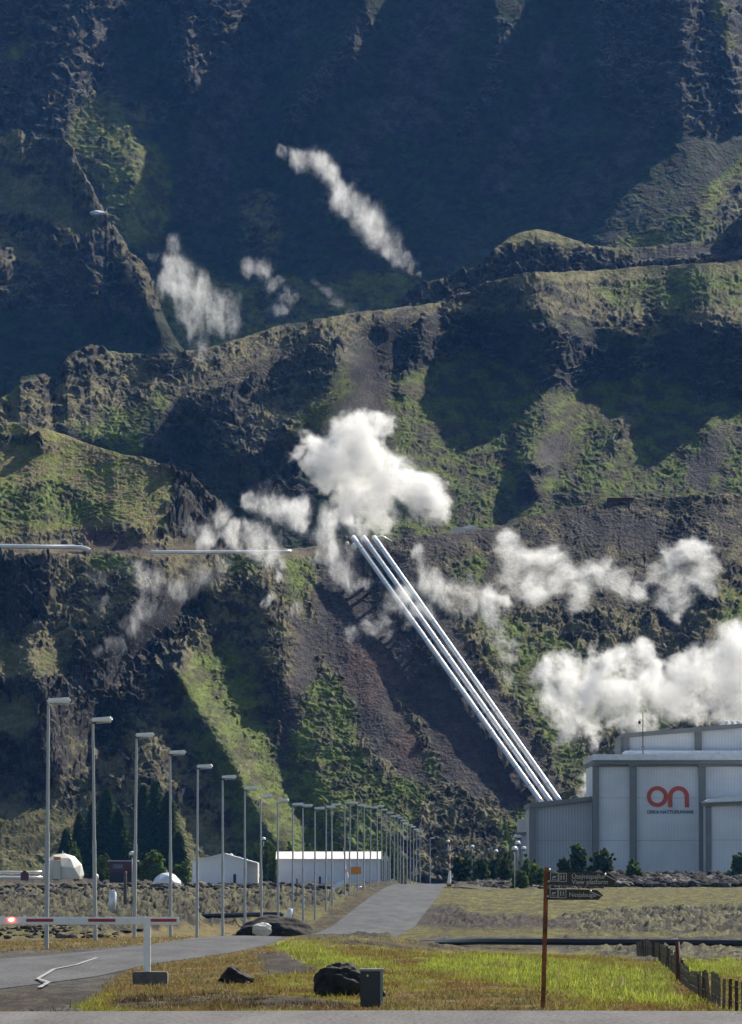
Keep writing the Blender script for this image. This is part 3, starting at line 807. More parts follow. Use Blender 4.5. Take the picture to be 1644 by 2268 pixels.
rough = W @ np.array([GC[k][3] for k in GN]); lumps = W @ np.array([GC[k][4] for k in GN])
rdist = np.abs(GX - road_x(GY))
keep = sstep(2.9, 4.6, rdist) * sstep(99, 103, GY) 
keep = np.where((GX > -7.4) | (GY > 118), keep, keep * sstep(118, 128, GY) + 0)
lx, ly = GX / 1.5 + .4 * fbm(GX / 3, GY / 9, 2, 301), GY / 7.0
lump = .9 * np.maximum(0, fbm(lx, ly, 5, 311, .62) + .1) + .6 * np.maximum(0, .35 - np.abs(perlin(GX / 1.3, GY / 5, 321))) 
dsc = np.interp(GY, [100, 150, 250, 400, 650], [.05, .10, .45, .75, .9])
GZ = GZ + (lumps * (lump - .15) * 1.6 * dsc + rough * fbm(GX / 1.4, GY / 3.0, 4, 331) * 1.2) * keep
GZ = np.where((GY < 98.5), GZ - .04, GZ)
cgo = np.stack([GX, GY, GZ], -1)
a_, b_, s_ = W @ np.array([GC[k][0] for k in GN]), W @ np.array([GC[k][1] for k in GN]), W @ np.array([GC[k][2] for k in GN])
nn = .5 + .8 * fbm(GX / 1.3, GY / 7, 5, 341, .7)
kk = sstep(-.15, .15, s_ - nn)[..., None]
gcol = a_ * (1 - kk) + b_ * kk
moss = (sstep(.3, .75, lump) * np.clip(lumps * 3, 0, 1))[..., None] * .5
gcol = gcol * (1 - moss) + np.array([.125, .118, .060]) * moss
gcol = gcol * (1 + .35 * fbm(GX / .5, GY / 2.5, 3, 351))[..., None]
gcol = gcol * (1 + .16 * rng.normal(0, 1, GX.shape))[..., None].clip(.3, 2)
tag(np_mesh('ground', cgo.reshape(-1, 3), grid_faces(*GX.shape), M['lava'], np.clip(gcol, .01, .9).reshape(-1, 3)), kind='structure')
def road(name, m, ys, xl, xr, lift, n=7):
    ys = np.asarray(ys, float)
    XL, XR = xl(ys), xr(ys)
    t = np.linspace(0, 1, n)[None]
    X = XL[:, None] * (1 - t) + XR[:, None] * t
    Y = np.repeat(ys[:, None], n, 1)
    camber = .05 * (1 - (2 * t - 1) ** 2)
    Z = zg(X, Y) + lift + camber
    o = np_mesh(name, np.stack([X, Y, Z], -1).reshape(-1, 3), grid_faces(len(ys), n), m)
    return tag(o, kind='structure')
road('road', M['asphalt'], np.concatenate([np.arange(100, 400, 3.0), np.arange(400, 1000, 6.0)]),
     lambda y: road_x(y) - np.interp(y, [60, 105, 125, 160, 171, 213, 260, 400], [12, 9, 4.4, 2.8, 2.3, 1.9, 2.6, 2.9]),
     lambda y: road_x(y) + np.interp(y, [60, 100, 105, 118, 134, 150, 171, 205, 213, 235, 260, 400], [12, 7.2, 6, 3.6, 3.2, 2.7, 2.4, 1.6, .9, 1.2, 2.5, 2.9]), .014)
road('highway', M['asphalt2'], np.arange(52, 99.6, 2.0), lambda y: y * 0 - 70, lambda y: y * 0 + 70, .016, 41)
road('side_road', M['gravel'], np.arange(560, 596, 2.0), lambda y: road_x(y) + 2.7, lambda y: road_x(y) + 7.5, .045, 9)
# pale dried crack line across the near road
bmc = nb()
cr = [(88, 2193), (108, 2180), (84, 2172), (104, 2160), (120, 2150), (170, 2140), (215, 2124)]
pts = []
for px, py in cr:
    d = 2.5 * FPX / (py - 1926); p = P(px, py, d); pts.append(Vector((p.x, d, float(zg(p.x, d)) + .072)))
for a, b in zip(pts[:-1], pts[1:]):
    n = Vector((b.y - a.y, a.x - b.x, 0)).normalized() * .05
    bmc.faces.new([bmc.verts.new(v) for v in (a - n, a + n, b + n, b - n)])
tag(obj('road_stain', bmc, mat('pale_road_stain', (.24, .235, .225), .9, 0, .3, 8)), kind='structure')

# grass: far too many blades to count, one object
N = 105000
py_ = rng.uniform(2072, 2246, N * 2); px_ = rng.uniform(-220, 1900, N * 2)
dg = 2.5 * FPX / (py_ - 1926) * 1.0
xg = (px_ - CX) / FPX * dg
ok = (dg > 99.4) & (dg < 262) & (np.abs(xg - road_x(dg)) > np.interp(dg, [99, 105, 118, 134, 171, 205, 300], [7.5, 6.2, 3.8, 3.3, 2.5, 2.1, 2.8]))
xg, dg = xg[ok][:N], dg[ok][:N]
zgr = zg(xg, dg)
ppx, ppy = proj(xg, dg, zgr)
wv = samp(gw, ppx, ppy)
gi = [GN.index(k) for k in ('meadow', 'green', 'orange', 'olive')]
dens = wv[:, gi].sum(1) + .35 * wv[:, GN.index('brown')]
ok = rng.random(len(xg)) < dens
xg, dg, zgr, wv = xg[ok], dg[ok], zgr[ok], wv[ok]
n = len(xg)
h = rng.uniform(.025, .07, n) * np.where(rng.random(n) < .06, 2.3, 1) * (1 + .5 * wv[:, GN.index('green')])
ca = wv @ np.array([GC[k][0] for k in GN]) / np.maximum(wv.sum(1, keepdims=True), .01)
cb = wv @ np.array([GC[k][1] for k in GN]) / np.maximum(wv.sum(1, keepdims=True), .01)
mixn = sstep(-.25, .25, fbm(xg / 1.2, dg / 7, 4, 361) + rng.normal(0, .12, n))[:, None]
cc = (ca * (1 - mixn) + cb * mixn) * rng.uniform(.6, 1.5, (n, 1)) * 1.35
seed_ = rng.random(n) < .05
cc[seed_] = np.array([.26, .17, .13]) * rng.uniform(.7, 1.3, (seed_.sum(), 1))
vs, fs, cs = [], [], []
for b in range(3):
    a = rng.uniform(0, np.pi, n); w_ = rng.uniform(.010, .022, n); lx_ = rng.normal(0, .05, n); ly_ = rng.normal(0, .05, n)
    ox, oy = rng.normal(0, .06, n), rng.normal(0, .1, n)
    bx_, by_ = xg + ox, dg + oy
    hh = h * rng.uniform(.6, 1.2, n)
    p0 = np.stack([bx_ - w_ * np.cos(a), by_ - w_ * np.sin(a), zgr - .03], 1)
    p1 = np.stack([bx_ + w_ * np.cos(a), by_ + w_ * np.sin(a), zgr - .03], 1)
    p2 = np.stack([bx_ + lx_, by_ + ly_, zgr + hh], 1)
    vs.append(np.stack([p0, p1, p2], 1).reshape(-1, 3)); cs.append(np.repeat(cc, 3, 0))
V_ = np.concatenate(vs); F_ = np.arange(len(V_)).reshape(-1, 3)
tag(np_mesh('grass', V_, F_, M['grass'], np.concatenate(cs), smooth=False), kind='stuff')

# loose lava stones of the bank in front of the power station
def rock_bm(bm, c, r, seed, sub=2, flat=.75, jag=.45):
    res = bmesh.ops.create_icosphere(bm, subdivisions=sub, radius=1)
    vs_ = res['verts']
    co = np.array([v.co[:] for v in vs_])
    s = seed * 3.7
    k = 1 + jag * fbm(co[:, 0] * 1.3 + s, co[:, 1] * 1.3 + co[:, 2] * 1.7 + s, 4, seed % 50)
    for v, kk_, o in zip(vs_, k, co):
        v.co = Vector((c[0] + o[0] * kk_ * r[0], c[1] + o[1] * kk_ * r[1], c[2] + o[2] * kk_ * r[2] * flat))
    return bm
def stones(name, m, n, xf, yf, rr, sub=1, col=None):
    V, F, C = [], [], []
    b = bmesh.new(); bmesh.ops.create_icosphere(b, subdivisions=sub, radius=1)
    base = np.array([v.co[:] for v in b.verts]); fc = np.array([[v.index for v in f.verts] for f in b.faces]); b.free()
    for i in range(n):
        x, y = xf(), yf()
        r = random.uniform(*rr)
        k = 1 + .35 * rng.normal(0, 1, (len(base), 1)).clip(-1.5, 1.5)
        q = base * k * np.array([r * random.uniform(.8, 1.6), r, r * random.uniform(.5, .9)])
        V.append(q + np.array([x, y, float(zg(x, y)) + r * .25])); F.append(fc + i * len(base))
        C.append(np.tile(np.array(col or (.05, .045, .04)) * random.choice((.3, .5, .7, 1, 1.6, 2.8)), (len(base), 1)))
    o = np_mesh(name, np.concatenate(V), np.concatenate(F), m, np.concatenate(C), smooth=False)
    return o
o = stones('lava_stones', M['lava'], 2600, lambda: random.uniform(25, 52), lambda: random.uniform(628, 672), (.15, .75))
tag(o, kind='stuff')
o = stones('roadside_stones', M['lava'], 900, lambda: random.uniform(8.5, 25), lambda: random.uniform(615, 650), (.12, .38))
tag(o, kind='stuff')
o = stones('field_rubble', M['lava'], 700, lambda: random.uniform(-42, -5), lambda: random.uniform(470, 690), (.12, .55))
tag(o, kind='stuff')
o = stones('moorland_rubble', M['lava'], 260, lambda: random.uniform(-22, -11.5), lambda: random.uniform(215, 330), (.06, .22), col=(.06, .05, .04))
tag(o, kind='stuff')

# ------------------------------------------------------------------ things
def copy_tree(o, parent=None):
    c = link(o.copy())
    if parent: c.parent = parent
    for ch in list(o.children):
        copy_tree(ch, c)
    return c
def G(x, y): return float(zg(x, y))

# street lamps along the road ------------------------------------------------
def street_lamp():
    t = thing('street_lamp', (0, 0, 0), None, 'street lamp', 'street lamps along the road')
    bm = nb(); tube(bm, [(0, 0, -1.5), (0, 0, -1.4), (0, 0, 3.50), (0, 0, 3.60), (0, 0, 3.72), (0, 0, 3.84), (0, 0, 7.8)], [.074, .074, .072, .070, .058, .056, .046], 10, False)
    obj('pole', bm, M['galv'], t, True)
    bm = nb(); box(bm, -.06, .70, -.15, .15, 7.84, 8.02, .05)
    for v in bm.verts:
        if v.co.z < 7.9: v.co.z += .05 * (v.co.x < .1)
        v.co.z += v.co.x * .06
    h_ = obj('lamp_head', bm, M['lamp_white'], t)
    bm = nb(); box(bm, .12, .64, -.11, .11, 7.80, 7.845, .012)
    for v in bm.verts: v.co.z += v.co.x * .06
    obj('diffuser', bm, M['galv'], h_)
    return t
LP = [(105, 1547, 183), (213, 1590, 203.6), (299, 1624, 224), (379, 1663, 246.8), (437, 1694, 266), (494, 1718, 289.5), (543, 1743, 312),
      (580, 1761, 332), (617, 1770, 355), (649, 1779, 377), (672, 1782, 395), (698, 1788, 417), (722, 1785, 440), (736, 1780, 454),
      (764, 1776, 486), (773.5, 1777, 498), (792, 1782, 523), (806, 1785, 544), (820, 1787, 566), (836, 1784, 594), (847, 1792, 615),
      (856, 1799, 633), (864, 1806.5, 648), (873, 1806, 668), (881, 1810, 687), (887, 1816, 704), (894, 1822, 723), (902, 1826, 746),
      (909, 1830, 767), (916, 1836, 785), (922, 1840, 808), (931, 1851, 843), (953, 1855, 860)]
proto = street_lamp()
names = ['nearest and tallest street lamp, its pole just left of the white dome', 'second street lamp from the left, rising through the barrier boom right of the white dome',
 'third street lamp from the left, standing before the dark spruces', 'fourth street lamp from the left, crossing the tip of the striped boom',
 'fifth street lamp from the left, in front of the left edge of the gabled shed', 'sixth street lamp from the left, in front of the gabled shed beside its maroon door',
 'seventh street lamp from the left, before the right edge of the gabled shed', 'eighth street lamp from the left, standing in the gap between the two white sheds',
 'ninth street lamp from the left, at the left end of the long white shed', 'tenth street lamp from the left, first one wholly before the long shed']
ordn = ['', 'first', 'second', 'third', 'fourth', 'fifth', 'sixth', 'seventh', 'eighth', 'ninth', 'tenth', 'eleventh', 'twelfth', 'thirteenth', 'fourteenth', 'fifteenth', 'sixteenth', 'seventeenth', 'eighteenth', 'nineteenth',
        'twentieth', 'twenty-first', 'twenty-second', 'twenty-third', 'twenty-fourth', 'twenty-fifth', 'twenty-sixth', 'twenty-seventh', 'twenty-eighth', 'twenty-ninth', 'thirtieth', 'thirty-first', 'thirty-second', 'thirty-third']
for i, (px, py, d) in enumerate(LP):
    o = proto if i == 0 else copy_tree(proto)
    p = P(px, py, d)
    o.location = (p.x, d, p.z - 8.02)
    o.rotation_euler = (R(random.gauss(0, .25)), R(random.gauss(0, .35)), R(random.uniform(-9, 9)) + (R(8) if i in (0, 2) else 0))
    where = ('before the long white shed' if px < 860 else 'beyond the road crest')
    o['label'] = names[i] if i < len(names) else '%s street lamp counted from the left, %s' % (ordn[i + 1], where)

# globe lamps ------------------------------------------------------------------
def globe_lamp(H, r):
    t = thing('globe_lamp', (0, 0, 0), None, 'lamp', 'mushroom globe lamps')
    bm = nb(); tube(bm, [(0, 0, -.8), (0, 0, H * .55), (0, 0, H - r)], [.06, .05, .045], 8); obj('pole', bm, M['galv'], t, True)
    bm = nb(); bmesh.ops.create_uvsphere(bm, u_segments=16, v_segments=10, radius=r)
    for v in bm.verts:
        if v.co.z < -.25 * r: v.co.z = -.25 * r
        v.co.z += H - r
    obj('globe', bm, M['globe'], t, True)
    bm = nb(); tube(bm, [(0, 0, H - 1.62 * r), (0, 0, H - 1.28 * r)], [r * .4, r * .95], 12); obj('collar', bm, M['black'], t)
    return t
gp = globe_lamp(5.2, .33)
for i, (px, py, d, lb) in enumerate([(1140, 1874, 600, 'lowest globe lamp with its full pole before the bushes'),
     (1147, 1862, 640, 'globe lamp just above the lowest one left of the grey wing'), (1143, 1848, 700, 'left one of the topmost pair of globe lamps beside the power station'),
     (1151, 1849, 715, 'right one of the topmost pair of globe lamps beside the power station'), (1160, 1874, 680, 'globe lamp half hidden by bushes against the white annex'),
     (293, 1885, 560, 'globe lamp before the dark red cabin'), (512, 1890, 860, 'globe lamp peeping over the gabled shed roof'),
     (584, 1854, 800, 'globe lamp between the gabled shed and the long white shed'), (1046, 1871, 870, 'small globe lamp above the round bush right of the road end'),
     (1099, 1881, 870, 'small globe lamp above the dark bush clump'), (992.8, 1860, 900, 'globe lamp behind the raised barrier right of the road crest')]):
    o = gp if i == 0 else copy_tree(gp)
    p = P(px, py, d); o.location = (p.x, d, p.z - 5.2); o['label'] = lb

# near boom barrier --------------------------------------------------------------
BD = 122.0
def bp_(px, py): return P(px, py, BD)
t = thing('boom_barrier', (bp_(331, 2166).x, BD, bp_(331, 2166).z), 'closed white boom barrier with red stripes and a glowing red lamp across the near road', 'barrier')
def loc(px, py):
    p = bp_(px, py); return p.x - t.location.x, p.z - t.location.z
bm = nb(); x0, z0 = loc(-70, 2048); x1, z1 = loc(397, 2027)
box(bm, x0, x1, -.05, .05, z0, z0 + .165, .02)
for v in bm.verts: v.co.z += (v.co.x - x0) / (x1 - x0) * (loc(0, 2030)[1] - loc(0, 2030)[1])
boom = obj('boom', bm, M['white_paint'], t)
for a, b in ((-70, -20), (66, 126), (202, 262), (338, 396)):
    bm = nb(); xa, _ = loc(a, 0); xb, _ = loc(b, 0); zc = z0 + .07
    box(bm, xa, xb, -.054, .054, zc - .01, zc + .055, .004); obj('red_stripe', bm, M['red_paint'], boom)
bm = nb(); xa, _ = loc(324, 0); xb, _ = loc(339, 0); box(bm, xa, xb, -.07, .07, -.05, z0 + .15, .012); obj('post', bm, M['white_paint'], t)
bm = nb(); xa, _ = loc(301, 0); xb, _ = loc(377, 0); _, zt = loc(0, 2152); box(bm, xa, xb, -.3, .3, -.5, zt, .02); obj('concrete_foot', bm, M['concrete'], t)
bm = nb(); xl_, zl_ = loc(26, 2037); 
bmesh.ops.create_uvsphere(bm, u_segments=16, v_segments=10, radius=.075)
for v in bm.verts: v.co = Vector((v.co.x * 1.1 + xl_, v.co.y * .6 - .07, v.co.z * .75 + zl_))
lamp_ = obj('warning_lamp', bm, M['red_lamp'], boom, True)
bm = nb(); bmesh.ops.create_uvsphere(bm, u_segments=12, v_segments=8, radius=.045)
for v in bm.verts: v.co = Vector((v.co.x * 1.2 + xl_, v.co.y * .6 - .105, v.co.z * .7 + zl_))
obj('bulb', bm, M['red_core'], boom, True)

# far raised barriers
def raised(px, pyt, pyb, d, lean, lb, sign=False):
    pt, pb = P(px, pyt, d), P(px, pyb, d)
    t = thing('raised_barrier', (pb.x, d, pb.z), lb, 'barrier', 'raised boom barriers by the road')
    Hh = pt.z - pb.z
    bm = nb(); box(bm, -.22, .22, -.2, .2, -.3, 1.15, .03); obj('cabinet', bm, M['yellow'], t)
    for k in range(3):
        bm = nb(); box(bm, -.225, .225, -.206, .206, .1 + k * .36, .24 + k * .36); obj('black_band', bm, M['black'], t)
    bm = nb(); tube(bm, [(0, -.1, 1.1), (.05 + lean * .35, -.1, Hh * .45)], [.2, .1], 8); obj('counterweight', bm, M['white_paint'], t)
    n = 7
    for k in range(n):
        a = .42 + .58 * k / n; b = .42 + .58 * (k + 1) / n
        bm = nb(); tube(bm, [(lean * a, -.1, Hh * a), (lean * b, -.1, Hh * b)], .06, 6); obj('boom_segment', bm, M['red_paint' if k % 2 == 0 else 'white_paint'], t)
    if sign:
        bm = nb(); box(bm, .25, 1.2, -.25, -.2, 1.9, 2.55, .01); obj('sign_board', bm, M['orange'], t)
raised(770, 1868, 1984, 505, -.35, 'raised red and white barrier with an orange board left of the road', True)
raised(995, 1864, 1981, 560, .12, 'raised red and white barrier right of the road crest before the bushes')

# pointing signpost ----------------------------------------------------------------
SD = 101.0
base = P(1203, 2226, SD)
t = thing('signpost', (base.x, SD, base.z), 'rusty post with two brown arrow boards pointing right toward the power station', 'signpost')
top = P(1211, 1921, SD)
dx, Hs = top.x - base.x, top.z - base.z
bm = nb(); box(bm, -.04, .04, -.04, .04, -.4, Hs, .008)
for v in bm.verts: v.co.x += dx * v.co.z / Hs
obj('post', bm, M['rust'], t)
def text(body, size, parent, m, x, y, z, name='lettering', depth=.004, font_shear=0, align='LEFT', sxs=1.0):
    cu = bpy.data.curves.new(name, 'FONT'); cu.body = body; cu.size = size; cu.extrude = depth; cu.align_x = align
    cu.resolution_u = 3; cu.offset = size * .012
    tmp = bpy.data.objects.new('tmp', cu); link(tmp)
    bpy.context.view_layer.update()
    me = bpy.data.meshes.new_from_object(tmp.evaluated_get(bpy.context.evaluated_depsgraph_get()))
    bpy.data.objects.remove(tmp); bpy.data.curves.remove(cu)
    o = link(bpy.data.objects.new(name, me)); me.materials.clear(); me.materials.append(m)
    me.transform(Matrix.Diagonal((sxs, 1, 1, 1)))
    o.parent = parent; o.location = (x, y, z); o.rotation_euler = (R(90), 0, 0)
    return o
K = SD / FPX
def board(pts, wid, lab, lines):
    # pts: photo px corners left-top, right-top, tip, right-bottom, left-bottom
    q = [P(a, b, SD) for a, b in pts]
    bm = nb(); prism(bm, [(p.x - base.x, p.z - base.z) for p in q], -.105, -.075)
    b = obj('arrow_board', bm, M['sign'], t); b['label'] = lab
    o0 = q[0]
    for k, (ax, ay) in enumerate(wid):
        p = P(ax, ay, SD); s = 34 * K * .56
        bm = nb(); x, z = p.x - base.x, p.z - base.z; w = .086
        box(bm, x, x + .145, -.112, -.106, z, z + .012); box(bm, x, x + .145, -.112, -.106, z - .145, z - .133)
        box(bm, x, x + .012, -.112, -.106, z - .133, z); box(bm, x + .133, x + .145, -.112, -.106, z - .133, z)
        obj('pictogram_frame', bm, M['sign_white'], b)
        bm = nb()
        if k == 0:
            prism(bm, [(x + .03, z - .10), (x + .05, z - .045), (x + .09, z - .055), (x + .115, z - .03), (x + .10, z - .075), (x + .06, z - .085)], -.112, -.106)
            prism(bm, [(x + .03, z - .118), (x + .03, z - .108), (x + .115, z - .108), (x + .115, z - .118)], -.112, -.106)
        else:
            for c in (.045, .095):
                prism(bm, [(x + c - .018, z - .12), (x + c - .008, z - .07), (x + c - .016, z - .045), (x + c, z - .032), (x + c + .016, z - .045), (x + c + .006, z - .07), (x + c + .02, z - .12), (x + c + .004, z - .09)], -.112, -.106)
                box(bm, x + c - .008, x + c + .008, -.112, -.106, z - .03, z - .014)
        obj('pictogram', bm, M['sign_white'], b)
    for (s, ax, ay, sz, sxs) in lines:
        p = P(ax, ay, SD); text(s, sz, b, M['sign_white'], p.x - base.x, -.108, p.z - base.z, sxs=sxs)
    return b
b1 = board([(1213, 1930), (1348, 1933), (1367, 1949), (1352, 1964), (1211, 1960)], [(1218.5, 1934), (1237, 1935)],
      'upper brown arrow board with two lines of lettering', [('Útsýnispallur', 1266, 1946, .115, 1.0), ('View platform', 1266, 1958, .115, .98)])
b2 = board([(1212, 1968), (1322, 1971), (1336, 1984), (1324, 1993), (1210, 1993)], [(1217.5, 1970), (1236, 1971)],
      'lower shorter brown arrow board with one line', [('Nesjalaugar', 1260, 1986, .108, 1.0)])
bm = nb()
for ax, ay in ((1217, 1926), (1215, 1952), (1213, 1985), (1340, 1937), (1308, 1974)):
    p = P(ax, ay, SD); bmesh.ops.create_icosphere(bm, subdivisions=1, radius=.022, matrix=Matrix.Translation((p.x - base.x, -.12, p.z - base.z)))
obj('bracket_bolts', bm, M['steel'], t)
for pa, pb in ((((1217, 1927)), (1236, 1933)), ((1340, 1938), (1364, 1950)), ((1308, 1975), (1333, 1986))):
    a, b = P(pa[0], pa[1], SD), P(pb[0], pb[1], SD)
    bm = nb(); tube(bm, [(a.x - base.x, -.11, a.z - base.z), (b.x - base.x, -.11, b.z - base.z)], .008, 6); obj('strap', bm, M['steel'], t)

# boulders and cabinet ------------------------------------------------------------
def boulder(name, px0, px1, pyt, pyb, d, lb, cat, m, seed, depth=.8, jag=.5, sub=5, topf=None):
    a, b = P(px0, pyb, d), P(px1, pyt, d)
    cx_, w, h = (a.x + b.x) / 2, (b.x - a.x) / 2, (b.z - a.z)
    bm = nb(); rock_bm(bm, (0, 0, 0), (w, w * depth, h * .62), seed, sub, 1.0, jag)
    xs = [v.co.x for v in bm.verts]; zs = [v.co.z for v in bm.verts]
    sx_, sz_ = 2 * w / (max(xs) - min(xs)), (h * 1.15) / (max(zs) - min(zs))
    xm = (max(xs) + min(xs)) / 2; zm = min(zs)
    for v in bm.verts:
        v.co.x = (v.co.x - xm) * sx_; v.co.z = (v.co.z - zm) * sz_ - h * .15
        if topf: v.co.z *= topf(v.co.x / w)
    o = obj(name, bm, m, None, True, (cx_, d, a.z))
    return tag(o, lb, cat)
boulder('boulder', 483, 565, 2138, 2184, 122, 'smaller black lava boulder in brown grass between barrier and large boulder', 'boulder', M['boulder'], 3, topf=lambda u: 1 - .45 * max(0, u + .2) if u > -.2 else 1 - .3 * (-.2 - u))
boulder('boulder', 694, 815, 2131, 2213, 110, 'large black mossy boulder beside the metal cabinet', 'boulder', M['boulder'], 9, .7, .4)
boulder('earth_mound', 522, 694, 2026, 2110, 300, 'dark rounded heap of earth behind the lamp poles by the road dip', 'mound', M['mound'], 14, .8, .22)
CD = 102.0
a, b = P(797, 2236, CD), P(851, 2146, CD)
t = thing('utility_cabinet', (a.x, CD, a.z), 'dark metal cabinet with a pale rim standing in grass before the large boulder', 'cabinet')
w, h = b.x - a.x, b.z - a.z
bm = nb(); box(bm, 0.01, w - .07, -.02, .3, -.1, h - .04, .006); obj('door', bm, M['cabinet'], t)
bm = nb(); box(bm, -.01, w, -.05, .32, h - .04, h, .006); obj('lid', bm, M['cabinet_rim'], t)
bm = nb(); box(bm, w - .07, w - .02, -.045, .31, -.1, h - .042, .004); obj('side_edge', bm, M['cabinet_rim'], t)
bm = nb(); tube(bm, [(.14, -.022, h - .12), (.14, -.04, h - .12)], .02, 8); obj('lock', bm, M['steel'], t)
bm = nb(); bmesh.ops.create_icosphere(bm, subdivisions=2, radius=.05, matrix=Matrix.Translation((w, .1, h * .38)) @ Matrix.Diagonal((.6, 1, 1.2, 1))); obj('hinge', bm, M['black'], t)

# picket fence --------------------------------------------------------------------
# posts follow a path running away to the left, then back to the right
fpath = [(1690, 2246, 2178, 96), (1640, 2244, 2176, 99), (1600, 2238, 2166, 102), (1560, 2212, 2156, 108), (1530, 2196, 2154, 116), (1512, 2175, 2138, 122), (1500, 2160, 2120, 130), (1480, 2142, 2104, 142),
         (1462, 2126, 2092, 156), (1450, 2116, 2086, 170), (1430, 2112, 2084, 182), (1412, 2108, 2090, 200)]
px_f = [f[0] for f in fpath][::-1]
t = thing('picket_fence', (P(1560, 2212, 108).x, 108, G(P(1560, 2212, 108).x, 108)), 'crooked weathered picket fence with wire winding away at the lower right', 'fence')
L0 = t.location.copy()
tops_a, tops_b = [], []
s = 0.0
nP = 98
prev = None
cum = [0]
pts3 = [P(f[0], f[1], f[3]) for f in fpath]
for a, b in zip(pts3[:-1], pts3[1:]):
    cum.append(cum[-1] + math.hypot((b.x - a.x), (b.y - a.y) * .07))
for i in range(nP):
    q = i / (nP - 1) * cum[-1]
    px = np.interp(q, cum, [f[0] for f in fpath]); pb = np.interp(q, cum, [f[1] for f in fpath])
    ptp = np.interp(q, cum, [f[2] for f in fpath]); d = np.interp(q, cum, [f[3] for f in fpath])
    a, b = P(px, pb, d), P(px, ptp + random.uniform(-9, 6) * 110 / d, d)
    hgt = b.z - a.z
    lean, w_ = random.gauss(0, .018), random.uniform(.018, .036)
    bm = nb(); box(bm, -w_, w_, -.012, .012, -.15, hgt, .003)
    for v in bm.verts:
        v.co.x += lean * v.co.z / .5 + .006 * math.sin(v.co.z * 9 + i)
    obj('picket', bm, M['wood' if random.random() < .6 else 'wood_dark'], t, loc=Vector((a.x, d, a.z)) - L0)
    tops_a.append(Vector((a.x, d - .02, a.z + hgt * .82)) - L0); tops_b.append(Vector((a.x, d - .02, a.z + hgt * .35)) - L0)
for pts in (tops_a, tops_b):
    q = []
    for k in range(len(pts) - 1):
        q += [pts[k], (pts[k] + pts[k + 1]) / 2 + Vector((0, -.01, -.025))]
    bm = nb(); tube(bm, q + [pts[-1]], .006, 5); obj('wire', bm, M['wire'], t)
a, b = P(1503, 2165, 126), P(1500, 2086, 126)
bm = nb(); tube(bm, [(0, 0, -.3), (-.02, 0, b.z - a.z)], .05, 8)
o = obj('fence_post', bm, M['rust_dark'], None, True, a); tag(o, 'thick dark rusty post standing at the bend of the picket fence', 'post')

# black pipelines over the field -----------------------------------------------------
def pipe_run(name, pts, r, m, lb, cat, group=None, seg=10, bands=0):
    b0 = Vector(pts[0])
    bm = nb(); tube(bm, [Vector(p) - b0 for p in pts], r, seg)
    o = obj(name, bm, m, None, True, b0)
    return tag(o, lb, cat, group)
pts = []
for px, py, d in ((905, 2088, 290), (960, 2088, 280), (1060, 2085, 272), (1200, 2086, 268), (1400, 2087, 267), (1644, 2089, 266), (1760, 2090, 265)):
    pts.append(P(px, py, d))
pipe_run('field_pipeline', pts, .16, M['pipe_black'], 'low black pipe crossing the lava field behind the picket fence', 'pipe', 'black pipes across the lava field')
pts = [P(px, py, d) for px, py, d in ((-120, 2037, 372), (0, 2036, 372), (180, 2031, 372), (300, 2032, 372), (430, 2030, 370), (560, 2026, 366), (622, 2026, 360))]
pipe_run('field_pipeline', pts, .17, M['pipe_black'], 'black pipe behind the boom barrier ending at the dark earth heap', 'pipe', 'black pipes across the lava field')
bm = nb(); p = P(641, 2030, 352); tube(bm, [(-.2, 0, -.4), (0, 0, .2), (.1, 0, .5)], [.18, .2, .12], 8); tag(obj('white_vent', bm, M['pipe'], None, True, p), 'small white elbow at the right end of the earth heap', 'vent')
bm = nb(); rock_bm(bm, (0, 0, 0), (.5, .3, .42), 5, 3, .8, .45); tag(obj('white_sack', bm, M['tarp'], None, False, P(580, 2059, 286)), 'crumpled white sack lying at the foot of the earth heap', 'sack')
bm = nb(); p = P(250, 2024, 380); tube(bm, [(-.12, 0, -.2), (-.02, 0, .8), (.02, 0, 1.4), (.1, 0, 1.55)], [.26, .25, .24, .1], 12); tag(obj('leaning_vent_pipe', bm, M['pipe'], None, True, p), 'short thick silver vent pipe rising above the boom left of the third lamp', 'vent')
p = P(277.5, 2040, 420); q = P(277.5, 1930, 420)
bm = nb(); tube(bm, [(0, 0, -.3), (0, 0, q.z - p.z - .15), (0, 0, q.z - p.z)], [.12, .12, .09], 10); tag(obj('wooden_mast', bm, M['wood'], None, True, p), 'stubby grey-brown mast between the second and third street lamps', 'pole')
bm = nb()
for px, py, s_ in ((757, 1970, 1), (785, 1972, .8)):
    pass
bm.free()
for k, (px, py, lb) in enumerate(((757, 1965, 'left white curved pipe stub beside the raised barrier'), (795, 1970, 'small white pipe stub right of the orange board'))):
    bm = nb(); s_ = (.9, .45)[k]
    tube(bm, [(-.9 * s_, 0, -.5), (-.3 * s_, 0, .2 * s_), (.3 * s_, 0, .45 * s_), (.6 * s_, 0, .9 * s_ if k == 0 else .2)], [.35 * s_, .36 * s_, .3 * s_, .2 * s_], 10)
    tag(obj('pipe_stub', bm, M['pipe'], None, True, P(px, py, 540)), lb, 'pipe', 'white pipe stubs near the barrier')

